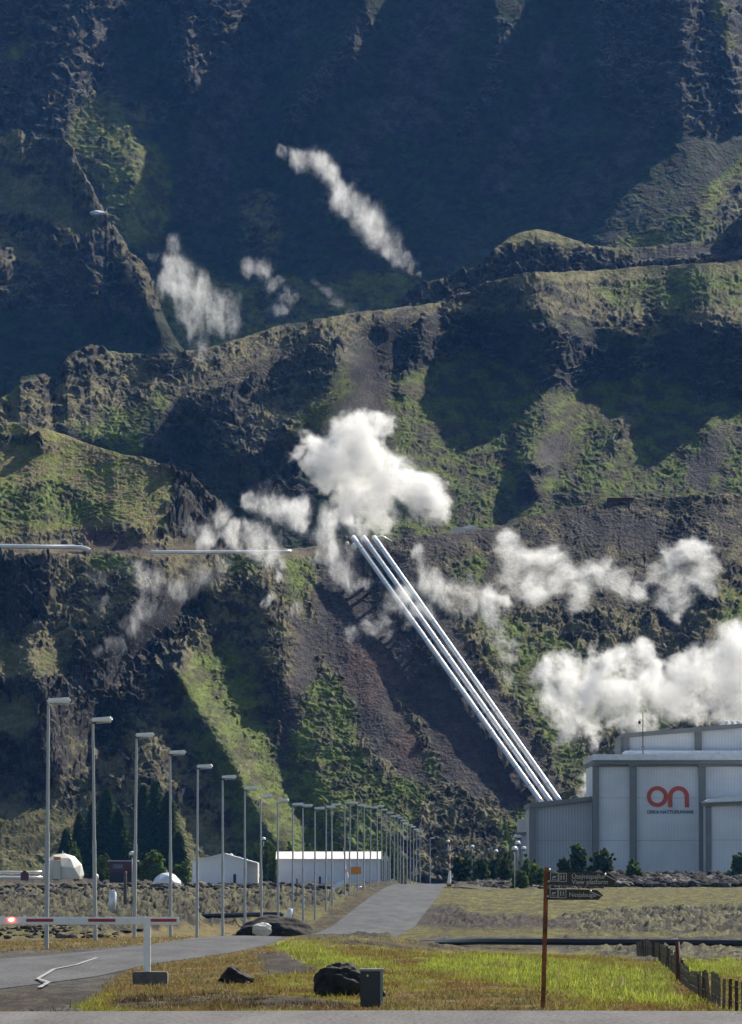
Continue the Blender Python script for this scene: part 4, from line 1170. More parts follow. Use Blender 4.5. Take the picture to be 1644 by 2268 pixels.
# ------------------------------------------------------------------ power station
PD = 700.0
S = PD / FPX
def X_(px): return (px - CX) * S
def Z_(py): return P(CX, py, PD).z
t = thing('power_station', (X_(1400), PD, Z_(1945)), 'large pale corrugated power station hall with grey frames and an orange lettered logo', 'power station')
O = t.location.copy()
def bx_(name, m, px0, px1, pyt, pyb, y0, y1, parent=None, bev=0, lb=None):
    bm = nb(); box(bm, X_(px0) - O.x, X_(px1) - O.x, y0, y1, Z_(pyb) - O.z, Z_(pyt) - O.z, bev)
    o = obj(name, bm, m, parent or t)
    if lb: o['label'] = lb
    return o
def pr_(name, m, pts, y0, y1, parent=None, lb=None):
    bm = nb(); prism(bm, [(X_(a) - O.x, Z_(b) - O.z) for a, b in pts], y0, y1)
    o = obj(name, bm, m, parent or t)
    if lb: o['label'] = lb
    return o
GB = 1950
# tall front hall
bx_('wall', M['corr'], 1318, 1900, 1690, GB, 0, 30, lb='white corrugated wall of the tall front hall')
bx_('roof', M['roof_metal'], 1312, 1904, 1671, 1684, -1.1, 31, bev=.06, lb='pale metal roof edge of the tall front hall')
bx_('fascia', M['fascia'], 1314, 1902, 1684.5, 1693, -.9, 30.5)
bx_('fascia', M['fascia'], 1316, 1900, 1693.4, 1698, -.35, .2)
for a, b in ((1312, 1326), (1394, 1409.5), (1547, 1562), (1712, 1727)):
    bx_('column', M['fascia'], a, b, 1693.6, GB, -.62, .15)
    bx_('column_cap', M['fascia'], a - 2.5, b + 2.5, 1693.2, 1697.5, -.86, .1)
for y in (1767, 1861):
    bx_('panel_seam', M['fascia'], 1327, 1711, y, y + .6, -.012, .1)
bx_('drip_edge', M['fascia'], 1312, 1904, 1684, 1684.6, -1.15, -.9)
# upper storey set back
pr_('upper_wall', M['corr'], [(1391, 1640), (1391, 1629), (1900, 1588), (1900, 1700), (1391, 1700)], 8, 28)
pr_('upper_fascia', M['fascia'], [(1388, 1621), (1900, 1578), (1900, 1588), (1388, 1631)], 7.2, 28.5)
for a, b in ((1389, 1400), (1547, 1562)):
    pr_('upper_column', M['fascia'], [(a, 1668), (a, 1631.5 - (a - 1388) * .084), (b, 1631.5 - (b - 1388) * .084), (b, 1668)], 7.5, 8.2)
pr_('eave', M['roof_metal'], [(1384, 1664), (1391, 1660), (1900, 1661), (1900, 1668), (1384, 1669)], 5.8, 7.6)
bx_('roof_curb', M['fascia'], 1382, 1391, 1631, 1672, 9, 27)
for px in (1611, 1624.5, 1638.5, 1652):
    bm = nb(); x = X_(px) - O.x; z0 = Z_(1606) - O.z
    tube(bm, [(x, 14, z0 - .3), (x, 14, z0 + .55), (x, 14, z0 + .6), (x, 14, z0 + .85), (x, 14, z0 + .9)], [.16, .16, .26, .26, .12], 12); obj('roof_vent', bm, M['roof_metal'], t)
# left wing
pr_('wing_wall', M['corr_grey'], [(1176, GB), (1176, 1787), (1312, 1770), (1312, GB)], 1.2, 24)
pr_('wing_fascia', M['fascia'], [(1172, 1779), (1311.5, 1763.5), (1311.5, 1773), (1172, 1789)], .3, 25)
bx_('wing_column', M['fascia'], 1172.5, 1186, 1787, GB, .5, 2)
bx_('wing_seam', M['fascia'], 1187, 1311, 1861, 1861.6, 1.188, 1.3)
# right annex
pr_('annex_wall', M['corr'], [(1556, GB), (1556, 1786), (1900, 1768), (1900, GB)], -9, -.7)
pr_('annex_roof', M['roof_metal'], [(1552, 1776), (1562, 1771.5), (1900, 1742), (1900, 1766), (1552, 1779.5)], -9.8, -.65)
pr_('annex_fascia', M['fascia'], [(1553, 1779.8), (1900, 1766.3), (1900, 1775), (1553, 1787)], -9.5, -.7)
bx_('annex_column', M['fascia'], 1552.5, 1565, 1787.2, GB, -9.25, -8.5)
bx_('annex_seam', M['fascia'], 1565.5, 1900, 1861, 1861.6, -9.012, -8.9)
# rear left block
t2 = thing('rear_block', (X_(1160), PD + 22, Z_(1945)), 'small pale block with a white box top behind the left wing', 'building')
O2 = t2.location.copy()
def b2_(name, m, px0, px1, pyt, pyb, y0, y1):
    k = (PD + 22) / PD
    bm = nb(); a = P(px0, pyb, PD + 22); b = P(px1, pyt, PD + 22)
    box(bm, a.x - O2.x, b.x - O2.x, y0, y1, a.z - O2.z, b.z - O2.z); obj(name, bm, m, t2)
b2_('top_box', M['roof_cream'], 1148, 1182, 1814, 1843, -.6, 4)
b2_('wall', M['house_white'], 1153, 1182, 1846, GB, 0, 6)
b2_('frame', M['fascia'], 1147, 1153, 1844, GB, -.4, 6)
b2_('lintel', M['fascia'], 1153.3, 1182, 1843.4, 1850, -.4, 0)
# logo
lg = thing('tmp', (0, 0, 0), None, None); bpy.data.objects.remove(lg)
bm = nb()
def ring(bm, cx, cy, ro, ri, a0, a1, y0, y1, n=40):
    A = []
    for k in range(n + 1):
        a = a0 + (a1 - a0) * k / n
        A.append((cx + ri * math.cos(a), cy + ri * math.sin(a), cx + ro * math.cos(a), cy + ro * math.sin(a)))
    for (a, b, c, d), (e, f, g, h) in zip(A[:-1], A[1:]):
        q = [(a, b), (c, d), (g, h), (e, f)]
        v0 = [bm.verts.new((x, y0, z)) for x, z in q]; v1 = [bm.verts.new((x, y1, z)) for x, z in q]
        bm.faces.new(v0); bm.faces.new(v1[::-1])
        bm.faces.new((v0[1], v1[1], v1[2], v0[2])); bm.faces.new((v0[0], v0[3], v1[3], v1[0]))
    bmesh.ops.recalc_face_normals(bm, faces=bm.faces)
cxo, czo = X_(1455.3) - O.x, Z_(1764.3) - O.z
logo_z = -.10
ring(bm, cxo, czo, 23.2 * S, 14.2 * S, 0, 2 * math.pi, logo_z, -.02)
cxn = X_(1502.3) - O.x
ring(bm, cxn, czo, 23.2 * S, 13.6 * S, 0, math.pi, logo_z, -.02)
zb = Z_(1788) - O.z
for a, b in ((-23.2, -13.6), (13.6, 23.2)):
    box(bm, cxn + a * S, cxn + b * S, logo_z, -.02, zb, czo)
lo = obj('logo', bm, M['logo_orange'], t); lo['label'] = 'orange rounded letters on'
text('ORKA NÁTTÚRUNNAR', .62, t, M['logo_blue'], X_(1432) - O.x, -.06, Z_(1802) - O.z, 'logo_lettering', .02, sxs=.88)
# camera mast on the roof
mb = P(1424.4, 1671, 702)
m_ = thing('camera_mast', mb, 'thin dark mast with a security camera on the front hall roof', 'mast')
bm = nb(); tube(bm, [(0, 0, -.1), (0, 0, 5.2)], [.075, .05], 6); obj('pole', bm, M['black'], m_)
bm = nb(); tube(bm, [(0, 0, 4.2), (-.38, 0, 4.3), (-.42, 0, 4.1)], .03, 6); obj('bracket', bm, M['black'], m_)
bm = nb(); tube(bm, [(-.42, 0, 3.75), (-.42, 0, 3.85), (-.42, 0, 4.15)], [.1, .17, .14], 10); obj('security_camera', bm, M['black'], m_)
bm = nb(); box(bm, -.2, .2, -.08, .08, .75, 1.05); obj('junction_box', bm, M['fascia'], m_)
bm = nb(); tube(bm, [(0, 0, 4.9), (2.1, 5.5, 2.9)], .014, 4); obj('guy_wire', bm, M['black'], m_)

# ------------------------------------------------------------------ small buildings
def gable_shed():
    d = 705.0
    k = d / FPX
    a = P(425, 1967, d)
    t = thing('gabled_shed', a, 'white gabled shed with a narrow maroon door left of the long shed', 'shed')
    def q(px, py): p = P(px, py, d); return (p.x - a.x, p.z - a.z)
    bm = nb(); prism(bm, [q(426, 1972), q(426, 1909), q(497, 1892), q(548, 1905), q(548, 1972)], 0, 10); obj('wall', bm, M['house_white'], t)
    bm = nb(); prism(bm, [q(548.2, 1960), q(548.2, 1907), q(571, 1914), q(571, 1958)], .6, 9.5); obj('side_wall', bm, M['roof_cream'], t)
    bm = nb(); prism(bm, [q(422, 1908), q(497, 1889.5), q(571, 1911), q(571, 1914), q(497, 1892.3), q(422, 1911)], -.3, 10.3); obj('roof', bm, M['roof_metal'], t)
    bm = nb()
    xa, za = q(515, 1969); xb, zb = q(525, 1936); box(bm, xa + .1, xb - .1, -.06, .1, za, zb, .03); dr = obj('door', bm, M['maroon'], t)
    bm = nb(); tube(bm, [(xb - .2, -.07, za + .9), (xb - .2, -.11, za + .9)], .03, 6); obj('handle', bm, M['steel'], dr)
    bm = nb(); xa, za = q(487, 1968); tube(bm, [(xa, -.3, za - .3), (xa, -.3, za + .35), (xa + .5, -.3, za + .35), (xa + .5, -.3, za - .3)], .035, 6); obj('bike_rail', bm, M['galv'], t)
gable_shed()
def long_shed():
    d = 715.0
    a = P(617, 1958, d)
    t = thing('long_shed', a, 'long low white shed with a cream roof behind the lamp poles', 'shed')
    def q(px, py, dd=d): p = P(px, py, dd); return (p.x - a.x, p.z - a.z)
    x0, _ = q(616.5, 0); x1, _ = q(843, 0); _, z0 = q(0, 1966); _, z1 = q(0, 1904)
    bm = nb(); box(bm, x0, x1, 0, 7, z0, z1); obj('wall', bm, M['house_white'], t)
    # roof: slopes up away from the camera
    _, zr = q(0, 1888)
    bm = nb()
    v = [bm.verts.new(c) for c in ((x0 - .2, -.35, z1 - .02), (x1 + .2, -.35, z1 - .02), (x1 + .2, 3.5, zr), (x0 - .2, 3.5, zr), (x1 + .2, 7.35, z1 - .02), (x0 - .2, 7.35, z1 - .02),
                                  (x0 - .2, -.35, z1 + .1), (x1 + .2, -.35, z1 + .1), (x1 + .2, 3.5, zr + .12), (x0 - .2, 3.5, zr + .12), (x1 + .2, 7.35, z1 + .1), (x0 - .2, 7.35, z1 + .1))]
    for f in ((6, 7, 8, 9), (9, 8, 10, 11), (0, 3, 2, 1), (3, 5, 4, 2), (0, 1, 7, 6), (4, 5, 11, 10), (0, 6, 9, 3), (3, 9, 11, 5), (1, 2, 8, 7), (2, 4, 10, 8)):
        bm.faces.new([v[i] for i in f])
    bmesh.ops.recalc_face_normals(bm, faces=bm.faces)
    rf = obj('roof', bm, M['roof_cream'], t)
    for k in range(1, 8):
        xx = x0 + (x1 - x0) * k / 8; bm = nb(); tube(bm, [(xx, -.37, z1 + .12), (xx, 3.5, zr + .14)], .03, 4); obj('roof_seam', bm, M['house_white'], rf)
    bm = nb(); xa, _ = q(706, 0); xb, _ = q(714, 0); _, za = q(0, 1962); _, zb = q(0, 1941); box(bm, xa + .1, xb - .1, -.06, .1, za, zb, .03); obj('door', bm, M['maroon'], t)
    bm = nb(); box(bm, *[q(658, 0)[0], q(661, 0)[0]], -.05, .1, za, za + .9); obj('hydrant_box', bm, M['maroon'], t)
    t2 = thing('end_shed', P(845, 1960, 716), 'narrow cream shed butted against the right end of the long shed', 'shed')
    c = t2.location
    def q2(px, py): p = P(px, py, 716); return (p.x - c.x, p.z - c.z)
    bm = nb(); xa, _ = q2(844.8, 0); xb, _ = q2(862, 0); _, za = q2(0, 1964); _, zb = q2(0, 1902); box(bm, xa, xb, 0, 8, za, zb); obj('wall', bm, M['roof_cream'], t2)
    bm = nb(); prism(bm, [(xa - .02, zb + .01), ((xa + xb) / 2, q2(0, 1892)[1]), (xb + .15, zb + .01)], -.2, 8.2); obj('roof', bm, M['tarp'], t2)
    bm = nb(); box(bm, xa + .02, xa + .3, -.04, .1, za, zb - .2); obj('corner_trim', bm, M['fascia'], t2)
    bm = nb(); box(bm, xb - .3, xb - .12, -.04, .1, za, zb - .3); obj('downpipe', bm, M['fascia'], t2)
long_shed()
def dome(pxc, half, pyt, pyb, d, lb, sub, door, m, seed):
    a = P(pxc, pyb, d); r = half * d / FPX; hgt = P(pxc, pyt, d).z - a.z
    t = thing('dome_tent', a, lb, 'dome')
    bm = nb(); bmesh.ops.create_icosphere(bm, subdivisions=sub, radius=1)
    rot = Matrix.Rotation(R(20 + seed * 30), 3, 'Z') @ Matrix.Rotation(R(12), 3, 'X')
    for v in bm.verts: v.co = rot @ v.co
    geom = bm.verts[:] + bm.edges[:] + bm.faces[:]
    cut = -.28 if hgt / r > .9 else .15
    bmesh.ops.bisect_plane(bm, geom=geom, plane_co=(0, 0, cut), plane_no=(0, 0, -1), clear_outer=True)
    for v in bm.verts:
        v.co = Vector((v.co.x * r, v.co.y * r, (v.co.z - cut) / (1 - cut) * hgt))
    obj('cover', bm, m, t)
    if door:
        bm = nb(); prism(bm, [(-.95, -.02), (-.95, 2.2), (-.1, 2.3), (-.1, -.02)], -r * 1.01, -r * .6); dd = obj('door', bm, M['tarp'], t)
        bm = nb(); box(bm, -.09, -.05, -r * 1.02, -r * .6, 0, 2.3); obj('door_frame', bm, M['fascia'], dd)
        bm = nb(); box(bm, -.95, -.1, -r * 1.03, -r * 1.015, 2.32, 2.72); obj('sign_board', bm, M['orange'], t)
    bm = nb(); tube(bm, [(0, 0, hgt - .05), (0, 0, hgt + .25)], .06, 6); obj('vent_cap', bm, M['tarp'], t)
dome(139, 47.5, 1889, 1947, 700, 'large cream faceted dome tent with an orange sign over its door at the left', 2, True, M['tarp'], 0)
dome(370, 34, 1931, 1960, 700, 'low white dome tent left of the gabled shed', 2, False, M['pipe'], 1)
# dark cabin
a = P(240, 1950, 720)
t = thing('dark_cabin', a, 'dark cabin with a dark red upper wall right of the large dome', 'cabin')
def q(px, py): p = P(px, py, 720); return (p.x - a.x, p.z - a.z)
x0, z0 = q(243, 1955); x1, z1 = q(300, 1908)
bm = nb(); box(bm, x0, x1, 0, 5, z0, z1 - 1.3); obj('wall', bm, M['cabin'], t)
bm = nb(); box(bm, x0 - .02, x1 + .02, -.03, 5.02, z1 - 1.3, z1); obj('upper_wall', bm, M['cabin_red'], t)
bm = nb(); box(bm, x0 - .3, x1 + .3, -.4, 5.4, z1, z1 + .14, .03); obj('roof', bm, M['galv'], t)
bm = nb(); xa, za = q(250, 1924); xb, zb = q(273, 1914); box(bm, xa, xb, -.05, .05, za, zb); w_ = obj('window', bm, M['glass'], t)
bm = nb(); 
for f in (0, .5, 1):
    box(bm, xa + (xb - xa) * f - .03, xa + (xb - xa) * f + .03, -.07, .04, za, zb)
obj('frame', bm, M['cabin_red'], w_)
# ground-level pipework left of the dome
for k, (py, r, lb) in enumerate(((1932, .17, 'upper horizontal silver pipe left of the large dome'), (1944, .22, 'lower silver pipe left of the large dome'))):
    pts = [P(px, py + random.uniform(-.6, .6), 712) for px in range(-140, 96, 26)]
    pipe_run('ground_pipe', pts, r, M['pipe'], lb, 'pipe', 'pipes beside the dome')
tag(obj('pipe_shed', prism(nb(), [(0, 0), (0, .9), (.5, 1.3), (1.0, .9), (1.0, 0)], 0, 1), M['maroon'], None, False, P(46, 1950, 708)), 'little dark red hutch in front of the pipes by the dome', 'hutch')
for px, py, lb in ((212, 1944, 'small white tank between the large dome and the cabin'),):
    bm = nb(); tube(bm, [(0, 0, -.3), (0, 0, .35), (0, 0, .5)], [.35, .35, .1], 10); tag(obj('white_tank', bm, M['white_paint'], None, True, P(px, py, 690)), lb, 'tank')

# ------------------------------------------------------------------ the three penstock pipes on the hillside
supports = []
def ground_along(px, py):
    p, D = surf(px, py); return p, D
lines = [((783, 1190), (1203, 1782)), ((806, 1190), (1224, 1782)), ((829, 1190), (1243, 1778))]
labs = ['left one of the three silver pipes running down the slope to the power station', 'middle one of the three silver pipes running down the slope', 'right one of the three silver pipes running down the slope']
for (a, b), lb in zip(lines, labs):
    n = 44
    ds = np.array([surf(a[0] + (b[0] - a[0]) * i / n, max(a[1] + (b[1] - a[1]) * i / n, 1200))[1] for i in range(n + 1)])
    kk_ = np.ones(9) / 9
    dsm = np.convolve(np.pad(ds, 4, mode='edge'), kk_, 'valid')
    fit = np.polyfit(np.arange(n + 1), dsm, 3); dsm = np.polyval(fit, np.arange(n + 1))
    pts = []
    for i in range(n + 1):
        s_ = i / n
        px, py = a[0] + (b[0] - a[0]) * s_, a[1] + (b[1] - a[1]) * s_
        pts.append(P(px, py, dsm[i] - 3.6))
    t = thing('penstock_pipe', pts[0], lb, 'pipe', 'three silver pipes down the slope')
    L = t.location.copy()
    bm = nb(); tube(bm, [p - L for p in pts], .43, 16); obj('cladding', bm, M['pipe'], t, True)
    bm = nb()
    for i in range(2, n, 3):
        dv = (pts[i] - pts[i - 1]).normalized(); c = pts[i] - L
        tube(bm, [c - dv * .08, c + dv * .08], .455, 16)
    obj('joint_bands', bm, M['galv'], t, True)
    for i in range(3, n, 4):
        bm = nb(); c = pts[i] - L; box(bm, c.x - .3, c.x + .3, c.y - .3, c.y + .3, c.z - 4.4, c.z - .3); obj('support', bm, M['concrete'], t)
# elbow and small bits at the top
p = P(829, 1190, surf(829, 1203)[1] - 3.4)
bm = nb(); tube(bm, [Vector(P(829, 1189, p.y)) - p, Vector(P(848, 1188, p.y + .5)) - p, Vector(P(868, 1200, p.y + 1)) - p], .16, 8); tag(obj('pipe_branch', bm, M['pipe'], None, True, p), 'thin white branch pipe bending right at the top of the slope pipes', 'pipe')
for px, py, w_, h_, lb in ((770, 1203, .3, .3, 'tiny pale block left of the slope pipes'), (784, 1211, .5, .7, 'pale anchor block beside the top of the left slope pipe')):
    d = surf(px, py)[1] - 1.2
    bm = nb(); rock_bm(bm, (0, 0, 0), (w_, .4, h_), px, 2, 1, .25); tag(obj('anchor_block', bm, M['roof_cream'], None, False, P(px, py, d)), lb, 'block')
# pipeline along the bench on the left
pts = []
for px, py in [(-150, 1209), (-60, 1209.5), (0, 1210), (60, 1211), (120, 1211.5), (160, 1211.5), (180, 1213), (192, 1216), (200, 1219)]:
    pts.append(P(px, py, surf(max(px, -50), 1216)[1] - 3.0))
pipe_run('bench_pipeline', pts, .38, M['pipe'], 'silver pipeline on the hillside bench at the far left edge', 'pipe', 'silver pipelines on the bench', 12)
dref = max(surf(px, 1222)[1] for px in range(330, 600, 15)) - 1.5
dmin = min(surf(px, 1222)[1] for px in range(330, 600, 15)) - 3.0
pts = [P(px, 1222.5 - .6 * math.sin(px / 90), dmin) for px in range(330, 660, 15)]
pipe_run('bench_pipeline', pts, .30, M['pipe'], 'thin silver pipeline crossing behind the steam left of the slope pipes', 'pipe', 'silver pipelines on the bench', 12)
p = P(204, 1212, surf(204, 1216)[1] - 2.6); bm = nb(); tube(bm, [(0, 0, -.6), (0, 0, 1.1)], .06, 6); tag(obj('marker_stake', bm, M['orange'], None, True, p), 'thin orange stake at the end of the left bench pipeline', 'stake')
# huts on the brow of the right hill
def brow_hut(px, pyb, w, h, lb, m='roof_cream'):
    d = surf(px, pyb - 4)[1] + 1.0
    c = P(px, pyb, d)
    t = thing('brow_hut', c, lb, 'hut')
    bm = nb(); prism(bm, [(-w, -.8), (-w, h * .6), (0, h), (w, h * .6), (w, -.8)], 0, 2.4); obj('wall', bm, M[m], t)
    bm = nb(); prism(bm, [(-w - .1, h * .6), (0, h + .02), (w + .1, h * .6), (w + .1, h * .6 + .1), (0, h + .14), (-w - .1, h * .6 + .1)], -.1, 2.5); obj('roof', bm, M['roof_metal'], t)
brow_hut(1022, 1178, 1.5, .75, 'left white hut peeping over the brow of the right hill')
brow_hut(1042, 1174, 1.1, .7, 'right white hut peeping over the brow of the right hill')
p = P(1375, 1108, surf(1375, 1112)[1] + .2); bm = nb(); box(bm, -2.4, 2.4, 0, 2, -.6, .45, .05); tag(obj('rusty_container', bm, M['rust_dark'], None, False, p), 'low dark rusty box on the brow of the right hill', 'container')
bm = nb(); rock_bm(bm, (0, 0, 0), (2.3, 1.4, .9), 8, 3, .7, .5); 
tag(obj('snow_patch', bm, mat('old_snow', (.62, .68, .75), .8, 0, .06, .4), None, True, P(216, 472, 1545)), kind='structure')

# ------------------------------------------------------------------ trees
def crown_mesh(name, clusters, leaf, nper, col, parent, m, squash=1.0, loc=(0, 0, 0), droop=0.0):
    """many small leaf faces spread through lobes"""
    V, C = [], []
    for (cx_, cy_, cz_, r) in clusters:
        n = int(nper * (r / .6) ** 2 * 2.2) + 12
        u = rng.normal(0, 1, (n, 3)); u /= np.linalg.norm(u, axis=1, keepdims=True)
        rad = r * rng.random((n, 1)) ** .45
        c = np.array([cx_, cy_, cz_]) + u * rad * np.array([1, 1, squash])
        a = rng.normal(0, 1, (n, 3)); a /= np.linalg.norm(a, axis=1, keepdims=True)
        b = np.cross(a, rng.normal(0, 1, (n, 3))); b /= np.linalg.norm(b, axis=1, keepdims=True) + 1e-6
        a[:, 2] -= droop
        s = leaf * rng.uniform(.7, 1.6, (n, 1))
        q = np.stack([c - a * s, c + b * s * .6, c + a * s, c - b * s * .6], 1)
        V.append(q.reshape(-1, 3))
        k = np.array(col) * rng.uniform(.65, 1.35, (n, 1)) * rng.uniform(.8, 1.2)
        C.append(np.repeat(k, 4, 0))
    V = np.concatenate(V); C = np.concatenate(C)
    o = np_mesh(name, V, np.arange(len(V)).reshape(-1, 4), m, C, smooth=False)
    o.parent = parent; o.location = loc
    return o
def trunk(parent, H, r, limbs):
    bm = nb(); tube(bm, [(0, 0, -.5), (.02 * H, 0, H * .4), (-.01 * H, .02 * H, H)], [r, r * .7, r * .15], 7)
    for (x, y, z0, x1, y1, z1) in limbs:
        tube(bm, [(x, y, z0), ((x + x1) / 2, (y + y1) / 2, (z0 + z1) / 2 - .05), (x1, y1, z1)], [r * .4, r * .25, r * .08], 5)
    obj('trunk', bm, M['bark'], parent, True)
def spruce(px, pyt, pyb, d, lb, wf=.30, col=(.075, .115, .050), grp='dark spruces behind the dome and sheds'):
    a, b = P(px, pyb, d), P(px, pyt, d); H = b.z - a.z
    t = thing('spruce_tree', a, lb, 'tree', grp)
    trunk(t, H * .96, .16, [])
    n = 11000
    f = rng.random(n) ** 1.35
    an = rng.uniform(0, 2 * np.pi, n)
    wh = 11 + random.random() * 4
    sec = rng.random(40)
    lob = .62 + .38 * sec[(an / (2 * np.pi) * 13).astype(int) % 13 + (f * wh).astype(int)]
    fr = (f * wh) % 1.0
    R_ = (H * wf * .85 * (1 - f) ** .6 + .10) * (1.05 - .5 * fr) * lob
    q_ = R_ * rng.random(n) ** .38
    c = np.stack([np.cos(an) * q_, np.sin(an) * q_, H * (.05 + .95 * f) - q_ * .28], 1)
    rad = np.stack([np.cos(an), np.sin(an), -.35 + 0 * an], 1); tan_ = np.stack([-np.sin(an), np.cos(an), 0 * an], 1)
    s = rng.uniform(.16, .34, (n, 1))
    V = np.stack([c - rad * s, c + tan_ * s * .45, c + rad * s, c - tan_ * s * .45 + np.array([0, 0, .04])], 1).reshape(-1, 3)
    C = np.repeat(np.array(col) * rng.uniform(.6, 1.5, (n, 1)), 4, 0)
    o = np_mesh('crown', V, np.arange(len(V)).reshape(-1, 4), M['needle'], C, smooth=False); o.parent = t
def bush(px, pyt, pyb, w_px, d, lb, col, nm='leafy_bush', cat='bush', grp='bushes before the power station', dens=120, leaf=.12, open_=.0):
    a, b = P(px, pyb, d), P(px, pyt, d); H = b.z - a.z; W_ = w_px * d / FPX / 2 * 1.3
    t = thing(nm, a, lb, cat, grp)
    limbs = [(0, 0, H * random.uniform(.1, .3), random.uniform(-.7, .7) * W_, random.uniform(-.5, .5) * W_, H * random.uniform(.6, .9)) for _ in range(6)]
    trunk(t, H * .85, .07 + H * .012, limbs)
    cl = []
    lobes = [(random.uniform(-.62, .62) * W_, random.uniform(-.4, .4) * W_, H * random.uniform(.6, 1.0)) for _ in range(11)]
    lobes[0] = (random.uniform(-.2, .2) * W_, 0, H)
    for (lx_, ly_, lz_) in lobes:
        for k in range(13):
            f = random.random()
            zz = lz_ * (.10 + .88 * f)
            spread = W_ * (.34 * (1 - f) ** .7 + .05)
            cl.append((lx_ * (.55 + .45 * f) + random.gauss(0, 1) * spread * .7, ly_ + random.gauss(0, 1) * spread * .5, zz, W_ * random.uniform(.07, .17) * (1.15 - .6 * f) * (1 - open_ * .5) + .05))
    crown_mesh('crown', cl, leaf, dens, col, t, M['leaf'], .9)
dk, md, lt = (.090, .125, .036), (.120, .175, .042), (.150, .220, .048)
SPR = [(146, 1836, 1948, 'leftmost small dark spruce right behind the large dome'), (176, 1800, 1948, 'dark spruce right of the large dome, second from the left'), (206, 1778, 1950, 'tall spruce behind the second street lamp, left of the pair'),
       (236, 1745, 1950, 'tall dark spruce just right of the second street lamp'), (262, 1790, 1950, 'broad spruce behind the dark cabin'), (318, 1738, 1952, 'tall spruce touching the third street lamp'),
       (346, 1728, 1952, 'tallest dark spruce between the third and fourth lamps'), (372, 1752, 1952, 'dark spruce just left of the fourth street lamp'), (396, 1842, 1955, 'small spruce right of the fourth street lamp')]
for k, (px, pt, pb, lb) in enumerate(SPR):
    spruce(px, pt, pb, 790 + (k * 37) % 40, lb, .40)
BU = [(340, 1876, 1950, 62, 735, 'light green birch right of the dark cabin', lt), (226, 1890, 1952, 40, 735, 'small light green tree left of the dark cabin', md), (166, 1862, 1946, 34, 760, 'pale young tree peeping over the large dome', md),
      (405, 1905, 1962, 34, 740, 'low yellow-green bush left of the gabled shed', lt), (590, 1856, 1962, 40, 760, 'green tree in the gap between the sheds, left one', md), (606, 1880, 1962, 30, 745, 'green tree in the gap between the sheds, right one', md),
      (574, 1862, 1962, 28, 775, 'dark green tree rising over the right slope of the gabled shed', dk), (835, 1852, 1950, 44, 760, 'green tree over the right half of the long shed', md), (868, 1858, 1962, 34, 765, 'green tree at the right end of the long shed', md), (890, 1884, 1962, 24, 790, 'small green tree among the far lamps', md),
      (640, 1862, 1950, 34, 765, 'green tree over the left end of the long shed', md), (690, 1868, 1950, 44, 775, 'low green tree over the long shed roof', md), (770, 1866, 1950, 40, 775, 'green treetop over the middle of the long shed', md)]
for px, pt, pb, w, d, lb, c in BU:
    bush(px, pt, pb, w, d, lb, c, 'birch_tree', 'tree', 'green trees behind the sheds', 100, .12)
BB = [(1025, 1893, 1972, 56, 655, 'round olive bush, leftmost one right of the road', (.05, .075, .022)), (1062, 1886, 1972, 46, 665, 'dark bush second from the left in the clump', dk), (1090, 1880, 1972, 44, 668, 'dark bush in the middle of the clump', dk),
      (1118, 1884, 1974, 44, 660, 'dark bush left of the lowest globe lamp', dk), (1168, 1889, 1976, 52, 640, 'mid green bush right of the lowest globe lamp', md), (1150, 1925, 1978, 40, 615, 'low green bush at the foot of the lowest globe lamp', md),
      (1192, 1912, 1976, 40, 630, 'green bush just left of the signpost', md), (1277, 1866, 1944, 52, 685, 'tall bush against the grey wing above the arrow board', dk), (1335, 1879, 1944, 62, 684, 'broad bush below the narrow bay of the hall', dk),
      (1252, 1900, 1946, 30, 683, 'small bush at the wall left of the tall bush', dk), (1403, 1898, 1964, 40, 655, 'slim young tree on the stone bank below the logo', md), (1636, 1888, 1946, 50, 660, 'young tree at the right edge of the picture', md)]
for k, (px, pt, pb, w, d, lb, c) in enumerate(BB):
    bush(px, pt, pb, w, d, lb, c, open_=.2 if k > 9 else 0, dens=190)
# low cover on top of the stone bank
V, C = [], []
for k in range(1500):
    x, y = random.uniform(22, 56), random.uniform(668, 690)
    r = random.uniform(.1, .35)
    V.append((x, y, G(x, y) + .1, r))
co_ = crown_mesh('bank_greenery', V, .09, 60, (.06, .08, .025), None, M['leaf'], .7)
tag(co_, kind='stuff')

